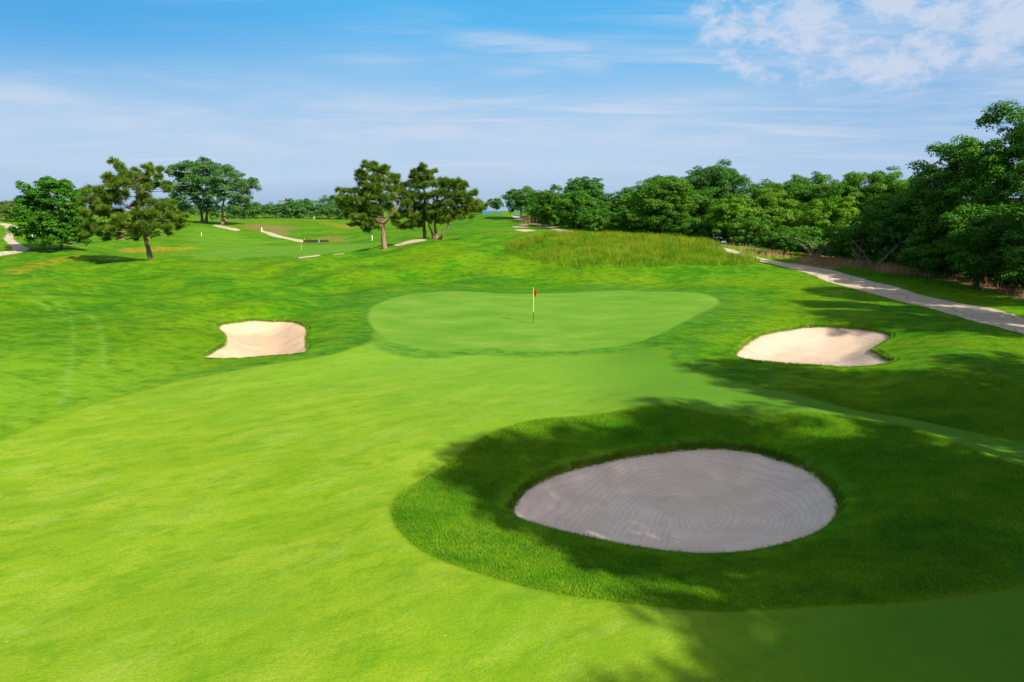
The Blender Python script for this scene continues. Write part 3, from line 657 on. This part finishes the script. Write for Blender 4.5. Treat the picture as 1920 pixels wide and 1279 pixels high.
pine('tall pine with a straight pale trunk, first of the middle pines from the left',
 [(455,145,24),(470,190,38),(545,155,26),(540,210,42),(620,185,34),(600,230,34),(400,230,34),(375,270,30),(440,280,50),(530,290,50),(600,300,42),(680,260,34),(720,260,22),(700,310,38),(400,340,38),(470,370,52),(560,380,60),(650,380,52),(700,370,34),(420,430,42),(500,460,60),(600,470,60),(680,450,42),
  (190,390,26),(240,400,34),(300,395,26),(350,400,34),(220,460,38),(300,470,52),(120,465,20),(170,490,30),(380,490,52),(240,530,42),(320,560,52),(290,620,42),(400,560,52),(480,540,52),(560,560,52),(640,540,42),(360,630,34),(430,640,50),(500,660,42),(300,705,26),(380,700,30),(440,740,34),(500,700,34),(550,720,28),(700,620,34)],
 c3f, 85, [[(598,897),(583,800),(578,660),(570,560),(545,400),(540,250)], [(583,680),(640,620),(705,560),(740,480)], [(572,600),(400,560),(250,520)]], .30, 2, GP)
pine('dense pine with a single slim trunk standing between the two other middle pines',
 [(955,165,22),(940,200,34),(880,220,30),(1060,215,26),(1000,230,38),(860,270,34),(930,280,52),(1020,280,42),(840,320,34),(900,350,52),(980,350,52),(770,340,34),(740,390,42),(800,420,52),(880,440,52),(960,450,52),(740,480,52),(820,510,52),(900,540,52),(990,540,52),(680,640,38),(740,620,52),(820,600,60),(700,700,34),(770,720,38),(840,700,42),(900,640,52),(960,620,52),(1020,650,42),(920,690,34)],
 c3f, 92, [[(977,833),(960,740),(958,700),(965,560),(965,430),(950,250)], [(962,640),(850,620),(740,600)]], .26, 3, GP)
pine('low spreading pine with several curved stems, rightmost of the middle pines',
 [(1110,295,28),(1060,340,38),(1130,350,42),(1170,295,22),(1200,320,34),(1250,310,26),(1290,310,30),(1330,330,26),(1230,370,42),(1310,370,42),(1060,430,52),(1150,430,60),(1240,440,52),(1330,430,42),(1420,420,34),(1440,400,22),(1100,520,60),(1200,520,52),(1290,500,52),(1380,490,50),(1450,500,34),(1060,610,50),(1150,600,52),(1240,590,52),(1330,570,50),(1420,560,42),(1490,560,34),(1540,530,20),(1120,670,34),(1200,650,28),(1300,640,26),(1410,630,12),(1020,560,42)],
 c3f, 90, [[(1078,832),(1065,760),(1060,690),(1075,500),(1110,350)], [(1055,828),(1030,760),(1000,700),(1010,600)], [(1100,830),(1130,780),(1180,720),(1185,670),(1230,560),(1290,420)], [(1190,640),(1330,560),(1430,520)]], .24, 4, GP)
# ---- left round tree and the two big far trees
pix_tree('maple_tree', 'round dense green tree beside the curving path at the far left',
 [(510,310,50),(600,330,60),(660,350,50),(430,350,60),(330,360,55),(300,420,60),(400,440,80),(520,430,80),(640,420,70),(750,440,50),(240,500,60),(340,530,80),(460,540,90),(590,540,90),(700,530,80),(790,560,50),(200,600,50),(280,630,80),(400,650,90),(540,660,90),(660,650,80),(780,660,60),(830,620,40),(190,770,45),(260,750,60),(360,770,80),(480,780,80),(600,770,80),(720,770,70),(820,740,50),(460,850,50),(560,860,45),(340,840,40),(650,840,40),(760,830,40),(840,860,30)],
 c1f, 95, [[(563,932),(565,860),(560,700),(540,500),(530,400)]], leaf_mat('leaf_maple', (.014, .085, .005), (.034, .145, .006), (.085, .24, .008)), BARK, .5, .25, 1.35, .2, 5)
pix_tree('oak_tree', 'left and taller of the two big spreading trees in the distance',
 [(420,130,50),(300,170,70),(380,200,80),(200,200,60),(480,190,70),(150,260,60),(250,280,85),(360,300,90),(460,310,80),(130,370,50),(200,390,70),(320,400,80),(430,420,80),(150,440,50),(260,470,55),(380,500,60),(480,520,50),(420,560,40)],
 c2f, 250, [[(390,688),(388,640),(380,560),(350,450),(330,350)], [(425,688),(430,620),(440,540),(450,400)]], L_HAZE, BARK, 1.3, .55, .75, .55, 6, 'big spreading trees in the distance')
pix_tree('oak_tree', 'right one of the two big spreading trees, thin branches reaching right',
 [(560,200,55),(640,200,60),(620,280,80),(720,240,45),(750,320,65),(540,330,80),(660,380,80),(760,410,55),(820,320,40),(880,310,32),(920,360,26),(880,290,24),(830,460,34),(560,440,75),(680,480,75),(780,500,60),(500,560,55),(700,560,65),(780,560,50),(720,620,36),(500,620,36),(830,360,34)],
 c2f, 243, [[(580,692),(575,620),(580,520),(600,400),(620,300)], [(602,690),(625,600),(650,500),(720,420),(860,330)]], L_HAZE, bark_mat('bark_pale', (.16, .10, .06), (.38, .25, .15)), 1.25, .5, .75, .5, 7, 'big spreading trees in the distance')
far = 'far trees on the skyline'
for i, (lb_, u, d, vt, hw, mt, cb) in enumerate([
    ('small bluish tree peeping out at the left foot of the big trees', 322, 265, 368, 26, L_HAZE, .1),
    ('far grey-green tree directly behind the big trees\' left trunk', 362, 330, 384, 22, L_HAZE, .02),
    ('low rounded tree touching the right side of the big trees', 470, 330, 382, 18, L_HAZE, .02),
    ('small low tree second right of the big trees', 495, 335, 384, 15, L_HAZE, .02),
    ('low tree midway along the far line right of the big trees', 517, 330, 387, 13, L_HAZE, .02),
    ('slim upright tree in the far line, its tip the highest there', 540, 325, 371, 12, L_HAZE, .0),
    ('narrow dark tree just right of the slim upright far tree', 558, 330, 378, 12, L_HAZE, .0),
    ('widest round-topped tree of the far line', 592, 328, 371, 30, L_HAZE, .02),
    ('round far tree half hidden by the left arm of the middle pine', 626, 332, 375, 20, L_HAZE, .02),
    ('small far tree seen under the middle pine\'s branches', 650, 334, 384, 14, L_HAZE, .02),
    ('far tree between the trunks of the middle pines', 690, 338, 386, 22, L_HAZE, .02),
    ('far tree behind the rightmost middle pine', 740, 338, 386, 24, L_HAZE, .02),
    ('far rounded tree showing right of the spreading pine', 890, 300, 374, 16, L_HAZE, .0),
    ('olive scrub tree at the very left edge of the picture', 6, 190, 376, 22, L_OLIVE, .02),
    ('darker tree above the left path, behind the round tree', 48, 200, 368, 16, L_HAZE, .05),
    ('olive tree left of the round tree at its foot', 22, 175, 382, 14, L_OLIVE, .02),
    ('wispy grey-green tree by the blue sheets on the hilltop', 927, 225, 371, 13, L_HAZE, .25)]):
    auto_tree(lb_, u, d, vt-2, hw*1.5, mt, cb, leaf=.55 if d > 220 else .35, cover=.8, seed=100+i, nl=9, group=far)

# ---- the wood on the right
wd = 'trees of the wood along the cart path'
W_ = [
 ('round dark green tree at the far left end of the wood, beside the hilltop path', 976, 185, 350, 36, L_BLUE, .12, .38),
 ('low dense tree second from the far end of the wood', 1035, 150, 345, 28, L_DARK, .03, .34),
 ('domed dark tree with the highest top at the far end of the wood', 1100, 158, 328, 46, L_BLUE, .05, .36),
 ('broad lower tree in front of the domed dark tree', 1082, 138, 358, 42, L_DARK, .03, .32),
 ('dark tree filling the gap left of the pale-trunked tree', 1160, 140, 356, 36, L_DARK, .03, .32),
 ('small bright tree in front, above the left of the tall grass', 1160, 108, 398, 24, L_MID, .12, .25),
 ('lighter green tree with a visible pale trunk behind the tall grass', 1247, 106, 322, 62, L_MID, .12, .26),
 ('tallest blue-green tree of the middle wood, open rounded top', 1342, 120, 300, 66, L_BLUE, .08, .30),
 ('dark low tree behind the right end of the tall grass, in the middle wood', 1310, 112, 352, 44, L_DARK, .02, .28),
 ('yellow-green leafy tree below the tallest blue-green tree', 1375, 97, 364, 46, L_LIGHT, .03, .24),
 ('yellow-green tree right of the tallest blue-green tree', 1450, 102, 346, 46, L_LIGHT, .03, .25),
 ('small round tree low in front where the tall grass ends', 1402, 88, 402, 40, L_MID, .08, .21),
 ('rounded mid green tree at the dip in the skyline', 1530, 104, 320, 60, L_MID, .04, .26),
 ('bright yellow-green bushy tree at mid height right of the dip', 1560, 86, 368, 56, L_LIGHT, .03, .22),
 ('broad tree with the level top left of the giant tree', 1640, 92, 308, 78, L_MID, .04, .24),
 ('dark bushy tree above where the cart path appears', 1475, 80, 425, 42, L_DARK, .03, .2),
 ('big-leaved tree with layered branches at the foot of the giant tree', 1700, 68, 352, 82, L_CAT, .06, .24),
 ('low dark tree over the reeds, with bare branches showing', 1610, 72, 420, 58, L_DARK, .06, .2),
 ('dark tree standing behind the big-leaved tree', 1745, 82, 330, 70, L_DARK, .03, .24),
 ('big-leaved giant tree whose arm reaches into the sky', 1815, 63, 248, 98, L_CAT, .06, .25),
 ('tallest dark tree at the right edge of the picture', 1945, 57, 170, 120, L_DARK, .05, .24),
 ('low dark tree under the giant, close to the right edge', 1850, 54, 385, 80, L_DARK, .03, .2),
 ('dark leafy tree cut off by the right edge', 1990, 49, 330, 90, L_CAT, .04, .22),
 ('dark tree behind, filling the skyline between the two domed far trees', 1015, 172, 352, 30, L_DARK, .02, .36),
 ('plain green tree behind, at the notch left of the tallest blue-green tree', 1290, 130, 314, 40, L_MID, .02, .3),
 ('plain green tree behind, at the notch right of the tallest blue-green tree', 1430, 122, 338, 50, L_MID, .02, .3),
 ('green tree behind, low in the dip of the skyline', 1485, 118, 332, 46, L_MID, .02, .3),
 ('green tree behind, between the rounded tree and the level-topped tree', 1590, 112, 314, 52, L_MID, .02, .28),
 ('dark tree behind, just left of the giant tree arm', 1705, 98, 322, 60, L_MID, .02, .27),
 ('green tree behind, right of the pale-trunked tree low down', 1200, 128, 342, 44, L_MID, .02, .3),
 ('bright bushy tree low in front under the dip in the skyline', 1500, 92, 385, 52, L_LIGHT, .02, .22),
 ('dark small tree in the middle of the low front row', 1755, 60, 440, 62, L_DARK, .03, .19),
]
for i, (lb_, u, d, vt, hw, mt, cb, lf) in enumerate(W_):
    auto_tree(lb_, u, d, vt, hw*1.1, mt, cb, leaf=lf*.92, cover=.85, seed=200+i, nl=16 if hw > 40 else 11, group=wd, trunk_r=.2)
# trees past the right of the picture whose shade falls into it
for i, (p_, tip, h, r, lb_) in enumerate([
    (13.2, 15.8, 15, 3.5, 'tree right of the picture that shades the left of the near bunker'),
    (19.3, 13.2, 15, 4.0, 'tree right of the picture that shades the bank behind the near bunker'),
    (7.2, 5.6, 14, 2.3, 'tree right of the picture that shades the bottom right fairway'),
    (15.0, 6.0, 14, 4.2, 'tree right of the picture that shades the rough right of the near bunker'),
    (27.6, 15.0, 16, 4.0, 'tree right of the picture that shades the strip beyond the near bunker'),
    (32.5, 8.0, 13, 3.2, 'tree right of the picture that shades the rough below the right bunker'),
    (44.0, 17.0, 15, 4.4, 'tree right of the picture that shades the back of the right bunker'),
    (50.0, 20.0, 15, 4.0, 'tree right of the picture that shades the lawn between bunker and path'),
    (24.6, 12.5, 15, 2.8, 'tree right of the picture that shades the bright strip beyond the near bunker in part'),
    (11.0, 4.2, 13, 3.0, 'lower tree right of the picture that shades the bottom right corner'),
    (9.6, 6.6, 14, 2.6, 'slim tree right of the picture that shades the fairway below the near bunker'),
    (16.5, 13.5, 17, 3.6, 'tallest tree right of the picture that shades the middle of the near bunker'),
    (19.5, 5.0, 14, 4.0, 'tree right of the picture that shades the rough below the bright strip'),
    (57.0, 22.0, 15, 4.2, 'tree right of the picture that shades the cart path')]):
    s0 = tip - h/math.tan(SUN_EL); x = -SD[1]*p_ - SD[0]*s0; y = SD[0]*p_ - SD[1]*s0
    auto_tree(lb_, 0, 0, 0, 0, L_CAT, .25, leaf=.30, cover=.62, seed=300+i, nl=22, world_xy=(x, y), H=h, Rw=r, group='shade trees right of the picture')

# ------------------------------------------------------------------ grasses
def blade_mesh(x, y, z, h, wd_, lean, rng, name, mat, label, rn):
    n = len(x); a = rng.uniform(0, 2*np.pi, n); b = np.stack([np.cos(a), np.sin(a), np.zeros(n)], -1)
    ln = rng.normal(size=(n, 2))*lean[:, None]*h[:, None]; base = np.stack([x, y, z], -1)
    top = base+np.stack([ln[:, 0], ln[:, 1], h], -1)
    V = np.stack([base-b*wd_[:, None], base+b*wd_[:, None], top], 1).reshape(-1, 3)
    o = mesh_obj(name, V, np.arange(3*n).reshape(-1, 3), mat, smooth=False, attrs={'rnd': np.repeat(rn, 3)})
    return tag(o, label=label, kind='stuff')
def grass_mat(name, a, b, c):
    m = bpy.data.materials.new(name); m.use_nodes = True; t = NT(m.node_tree)
    rnd = t.new('ShaderNodeAttribute', attribute_name='rnd').outputs['Fac']; pos = t.new('ShaderNodeNewGeometry').outputs['Position']
    f = t.math('ADD', t.math('MULTIPLY', rnd, .6), t.rng(t.noise(pos, .5, 4, .6), .3, .7, -.1, .5), clamp=True)
    col = t.ramp(f, [(0, a), (.5, b), (1, c)])
    d = t.new('ShaderNodeBsdfDiffuse', i_Color=col); tr = t.new('ShaderNodeBsdfTranslucent', i_Color=col)
    t.new('ShaderNodeOutputMaterial', i_Surface=t.new('ShaderNodeMixShader', I0=.35, I1=d, I2=tr)); return m
G_TALL = grass_mat('fescue', (.045, .14, .005), (.165, .26, .012), (.40, .37, .035))
G_ROUGH = grass_mat('rough_blades', (.040, .16, .010), (.13, .29, .014), (.27, .40, .024))
G_REED = grass_mat('dry_reed', (.26, .15, .06), (.50, .30, .14), (.62, .44, .22))
def scatter(poly, n, rng, inner=0.0):
    lo, hi = poly.min(0), poly.max(0); q = rng.uniform(lo, hi, (n, 2)); s = sdist(q[:, 0], q[:, 1], poly, 1.0); m = s > inner
    return q[m, 0], q[m, 1], s[m]
rng = np.random.default_rng(5)
x, y, s = scatter(P_TALL, 210000, rng)
lump = .5+.5*np.sin(x*.9+2*np.sin(y*.7))*np.sin(y*1.1+1.5*np.sin(x*.6))
blade_mesh(x, y, H0(x, y)-.03, (.30+.52*lump)*rng.uniform(.5, 1.3, len(x))*np.clip(.72+s*.3, .72, 1), np.full(len(x), .020), np.full(len(x), .48), rng, 'tall_grass', G_TALL,
           'tall seeding grass on the mound behind the green', np.clip(rng.random(len(x))*.6+lump*.4*rng.random(len(x)), 0, 1))
# rough near the big bunker
lo = np.array([-4.5, 10.0]); hi = np.array([19, 26])
q = rng.uniform(lo, hi, (620000, 2)); X_, Y_ = q[:, 0], q[:, 1]
keep = (np.abs(X_) < Y_*.80)
X_, Y_ = X_[keep], Y_[keep]
sf = sdist(X_, Y_, P_FAIR, 3); sb = sdist(X_, Y_, P_B1, 3)
k_ = (sf < -.02) & (sb < .03) & (Y_ < 26)
X_, Y_ = X_[k_], Y_[k_]
zb = H0(X_, Y_)-.005
blade_mesh(X_, Y_, zb, rng.uniform(.03, .075, len(X_)), np.full(len(X_), .0055), np.full(len(X_), .55), rng, 'rough_grass', G_ROUGH, 'thick short rough grass round the near bunker', rng.random(len(X_)))
# ragged turf lip round the bunkers
for poly, nn, hh, lb_ in [(P_B1, 26000, .10, 'ragged grass lip of the near bunker'), (P_B2, 9000, .12, 'ragged grass lip of the left bunker'), (P_B3, 12000, .13, 'ragged grass lip of the right bunker')]:
    i = rng.integers(0, len(poly), nn); t_ = rng.random(nn)[:, None]; pnt = poly[i]*(1-t_)+poly[(i+1) % len(poly)]*t_
    pnt = pnt+rng.normal(size=(nn, 2))*.05; 
    sb = sdist(pnt[:, 0], pnt[:, 1], poly, 1.0)
    blade_mesh(pnt[:, 0], pnt[:, 1], H0(pnt[:, 0], pnt[:, 1])-.02-.12*sm(-.02, .08, sb), rng.uniform(.4, 1, nn)*hh, np.full(nn, .008), np.full(nn, .6), rng, 'grass_lip', G_ROUGH, lb_, rng.random(nn))
# dry reeds along the foot of the wood
n = 26000; u_ = rng.uniform(1330, 2080, n)
line_u = np.array([1330, 1420, 1500, 1600, 1700, 1800, 1920, 2080]); line_v = np.array([459, 474, 486, 500, 513, 527, 556, 590])
ln = np.array([G(a, b) for a, b in zip(line_u, line_v)]); tt = np.interp(u_, line_u, np.arange(8))
lx = np.interp(tt, np.arange(8), ln[:, 0]); ly = np.interp(tt, np.arange(8), ln[:, 1])
dens = .5+.5*np.sin(ly*.5+1)*np.sin(ly*.23); kk = rng.random(n) < (.05+.6*dens*sm(1360, 1480, u_))*(1-.75*sm(1660, 1740, u_))
lx = lx[kk]+rng.normal(size=kk.sum())*.7; ly = ly[kk]+rng.normal(size=kk.sum())*.9; n = len(lx)
blade_mesh(lx, ly, H0(lx, ly)-.03, rng.uniform(.25, 1.0, n)**1.3, np.full(n, .022), np.full(n, .18), rng, 'dry_reeds', G_REED, 'straw coloured dry reeds along the foot of the wood', rng.random(n))
cl = G(1010, 416)
n = 2500; a_ = rng.normal(size=(n, 2))*np.array([1.6, 2])+cl; blade_mesh(a_[:, 0], a_[:, 1], H0(a_[:, 0], a_[:, 1]), rng.uniform(.8, 2.6, n), np.full(n, .05), np.full(n, .25), rng, 'dry_reeds', G_REED, 'clump of tall dry reeds by the far path', rng.random(n))
# undergrowth filling the foot of the wood
def undergrowth():
    rng = np.random.default_rng(77); lobes = []
    for u, d in [(1020,165),(1050,150),(1090,140),(1130,128),(1170,122),(1210,116),(1260,112),(1300,106),(1340,102),(1380,97),(1420,92),(1460,90),(1500,86),(1540,84),(1580,80),(1620,78),(1660,76),(1700,73),(1740,70),(1780,67),(1820,64),(1860,61),(1900,58),(1950,55),(2000,52),(2060,50)]:
        for _ in range(3):
            q = P(u+rng.uniform(-15, 15), 480, d+rng.uniform(-2, 8)); r = d*rng.uniform(.014, .024); z = hz(q[0], q[1])
            lobes.append((np.array([q[0], q[1], z+r*.7]), np.array([r*1.3, r*1.3, r])))
    for u in range(1500, 2080, 16):
        v = float(np.interp(u, line_u, line_v)); g_ = G(u, v-1); dn_ = g_/np.linalg.norm(g_); q = g_+dn_*rng.uniform(2.0, 3.6); r = rng.uniform(.6, 1.3)
        lobes.append((np.array([q[0]+1.2, q[1], hz(q[0], q[1])+r*.75]), np.array([r*1.5, r*1.2, r])))
    C, Nn, rn = crown_leaves(lobes, .5, .22, .8, rng); V, F = leaves(C, Nn, .24*rng.uniform(.7, 1.3, len(C)), rng)
    C2, N2, r2 = crown_leaves([(np.array([P(u, 400, 322+rng.uniform(-6, 10))[0], 322, hz(P(u, 400, 322)[0], 322)+3.0]), np.array([3.6, 3, 3.8])*rng.uniform(.7, 1.25)) for u in list(range(446, 700, 9))+list(range(300, 350, 9))], 1.2, .6, .7, rng)
    V2, F2 = leaves(C2, N2, .6*rng.uniform(.7, 1.3, len(C2)), rng)
    tag(mesh_obj('hedge', V2, F2, L_HAZE, smooth=False, attrs={'rnd': np.repeat(r2, 4)}), label='far band of low foliage under the skyline trees', kind='stuff')
    tag(mesh_obj('undergrowth', V, F, L_DARK, smooth=False, attrs={'rnd': np.repeat(rn, 4)}), label='dark leafy undergrowth at the foot of the wood', kind='stuff')
undergrowth()
# bare branching shrub over the reeds
def bare_shrub(label, u, d, seed, hgt):
    rng = np.random.default_rng(seed); q = P(u, 480, d); base = np.array([q[0], q[1], hz(q[0], q[1])-.05]); root = thing('bare_shrub', label, 'shrub', base); acc = Acc(); tw = Acc()
    for i in range(7):
        a = rng.uniform(0, 6.28); e = base*0+np.array([math.cos(a)*hgt*.8, math.sin(a)*hgt*.5, hgt*rng.uniform(.5, 1)]); limb(acc, (0, 0, 0), e, .07, .03, rng, sag=-.3)
        for j in range(5):
            w_ = rng.normal(size=3)*hgt*.35; w_[2] = abs(w_[2])*.6; s_ = e*rng.uniform(.5, 1); limb(tw, s_, s_+w_, .022, .008, rng, 5, 4)
    acc.build('stem', BARKD, root); tw.build('twig', BARKD, root)
bare_shrub('bare pale branching shrub over the dry reeds by the path', 1640, 66, 3, 3.0)
bare_shrub('smaller bare shrub left of the low dark tree', 1530, 76, 4, 2.4)

# ------------------------------------------------------------------ small made things
def plain(name, c, rough=.6, spec=.3):
    m = bpy.data.materials.new(name); m.use_nodes = True; t = NT(m.node_tree)
    pos = t.new('ShaderNodeNewGeometry').outputs['Position']; n_ = t.noise(pos, 9, 4)
    b = t.new('ShaderNodeBsdfPrincipled', i_Base_Color=t.mix(t.rng(n_, .3, .7, 0, .25), c, tuple(v*.7 for v in c)), i_Roughness=rough); b.inputs['Specular IOR Level'].default_value = spec
    t.new('ShaderNodeOutputMaterial', i_Surface=b); return m
M_YEL = plain('pole_yellow', (.60, .62, .02)); M_DRK = plain('pole_dark', (.035, .08, .02)); M_RED = plain('flag_red', (.27, .006, .006), .8, .05); M_WHT = plain('white_paint', (.8, .8, .78))
M_HOLE = plain('cup_liner', (.55, .55, .52)); M_BLUE = plain('blue_sheet', (.02, .18, .50)); M_TIMB = plain('dark_timber', (.06, .045, .035)); M_STONE = plain('pale_stone', (.4, .38, .35)); M_ORG = plain('orange_paint', (.7, .18, .05))
def flagstick(label, x, y, h=2.15, r=.014, sag=True, dark=.33):
    z = hz(x, y); root = thing('flagstick', label, 'golf flag', (x, y, z), 'golf flags on the greens')
    a = Acc(); a.tube([(0, 0, -.1), (0, 0, h*dark)], [r, r], 8); a.build('lower_pole', M_DRK, root)
    a = Acc(); a.tube([(0, 0, h*dark), (0, 0, h)], [r, r*.8], 8); a.tube([(0, 0, h-.01), (0, 0, h+.03)], [r*1.3, r*.4], 8); a.build('upper_pole', M_YEL, root)
    nu, nv = 9, 9; V = []
    for s_ in (0, 1):                                           # cloth with a real thickness
        for i in range(nu):
            for j in range(nv):
                t_ = i/(nu-1); w_ = j/(nv-1); wd_ = .18*(1-.35*w_)
                fx = r+t_*wd_; fz = h-.02-w_*.36-t_*.24; fy = .035*math.sin(t_*7+w_*2)*t_+s_*.006
                V.append((fx, fy, fz))
    F = []
    for s_ in (0, 1):
        o_ = s_*nu*nv
        for i in range(nu-1):
            for j in range(nv-1): F.append([o_+i*nv+j, o_+(i+1)*nv+j, o_+(i+1)*nv+j+1, o_+i*nv+j+1])
    mesh_obj('flag', np.array(V), np.array(F), M_RED, root)
    a = Acc(); a.tube([(0, 0, -.09), (0, 0, .004)], [.054, .054], 16); a.build('cup', M_HOLE, root)
    return root
g = G(1000, 607); flagstick('yellow pole with a drooping red flag on the near green', g[0], g[1], 2.2, .022)
g = G(566, 479); flagstick('far yellow pole with a red flag in the dip behind the mound', g[0], g[1], 2.15, .024)
def post(label, u, v, h=1.1, r=.07, mat=None, d=None):
    g = G(u, v) if d is None else P(u, v, d)[:2]; z = hz(*g); a = Acc()
    a.tube([(0, 0, -.1), (0, 0, h*.85), (0, 0, h*.97), (0, 0, h)], [r, r, r*.75, r*.2], 12)
    o = a.build('marker_post', mat or M_WHT); o.location = (g[0], g[1], z); tag(o, label, 'post', 'marker posts on the far fairways')
post('white marker post on the far fairway right of the left pine', 378, 443, 1.0, .055)
post('white marker post just left of the tall pine\'s trunk', 698, 451, 1.0, .07)
post('tiny white marker post before the far line of trees', 589, 411, 1.1, .10)
post('white marker post at the top of the path to the timber wall', 491, 434, 1.2, .13)
post('white marker post above the curving left path', 26, 410, 1.0, .09)
post('small orange marker post behind the far red flag', 571, 451, .6, .07, M_ORG)
post('white marker post under the round left tree', 61, 447, .8, .09)
def timber_wall():
    a = G(570, 455); b = G(616, 453.5); z = max(hz(*a), hz(*b)); root = thing('timber_wall', 'low dark timber wall with posts across the dip behind the far flag', 'wall', (a[0], a[1], z-.1))
    L = np.linalg.norm(b-a); an = math.atan2(b[1]-a[1], b[0]-a[0]); dxy = (b-a)/L
    ac = Acc(); 
    for k_ in range(2): ac.box((dxy[0]*L/2, dxy[1]*L/2, .12+k_*.27), (L/2, .09, .125), an)
    ac.build('planks', M_TIMB, root, False)
    rng = np.random.default_rng(9)
    for k_ in range(9):
        p_ = dxy*L*k_/8; ac = Acc(); ac.box((p_[0]+.0, p_[1]-.16, .30), (.08, .07, .34), an); ac.build('post', M_TIMB if k_ != 5 else M_STONE, root, False)
timber_wall()
def sheet_fence(label, u, v, d, w_px, h_px):
    q = P(u, v, d); w_ = w_px/1280*d; h = h_px/1280*d; z = min(q[2], hz(q[0], q[1])+h*.4); root = thing('blue_sheet_fence', label, 'fence', (q[0], q[1], z-h*.5), 'blue sheets on the hilltop')
    a = Acc(); n_ = 8
    for i in range(n_): a.box(((i-n_/2+.5)*w_/n_, .08*math.sin(i*1.9), h*.5), (w_/n_*.5, .03, h*.5*(.92+.08*math.sin(i*2.3))), .1*math.cos(i*1.9))
    a.build('sheet', M_BLUE, root, False)
    for s_ in (-1, 1): a = Acc(); a.tube([(s_*w_*.52, 0, -.8), (s_*w_*.52, 0, h*1.04)], [.05, .05], 8); a.build('post', M_DRK, root)
sheet_fence('blue sheet fence on the hilltop left of the wispy tree', 914, 394, 215, 16, 7)
sheet_fence('small blue sheet low beside the top of the far path', 966, 404, 197, 8, 4)
sheet_fence('blue sheet showing under the round dark tree by the far path', 982, 406, 186, 7, 7)
sheet_fence('blue sheet behind the wispy tree on the hilltop', 934, 389, 222, 8, 7)
def mast():
    q = P(535, 390, 900); x, y = q[0], q[1]; top = P(535, 369, 900)[2]; z = hz(x, y); root = thing('radio_mast', 'thin red and white mast on the skyline left of the slim far tree', 'mast', (x, y, z))
    n_ = 7; hh = (top-z)
    mr = plain('mast_red', (.6, .12, .08))
    for i in range(n_):
        a = Acc(); z0, z1 = hh*i/n_, hh*(i+1)/n_
        for cx_, cy_ in ((-1, -1), (1, -1), (1, 1), (-1, 1)):
            k0, k1 = .9*(1-.7*i/n_), .9*(1-.7*(i+1)/n_); a.tube([(cx_*k0, cy_*k0, z0), (cx_*k1, cy_*k1, z1)], [.12, .12], 5)
            a.tube([(cx_*k0, cy_*k0, z0), (-cx_*k1*(1 if cx_*cy_ > 0 else -1), -cy_*k1*(-1 if cx_*cy_ > 0 else 1), z1)], [.07, .07], 4)
        a.build('section', mr if i % 2 == 0 else M_WHT, root)
mast()
S.render.film_transparent = False
print('verts', sum(len(m.vertices) for m in bpy.data.meshes))
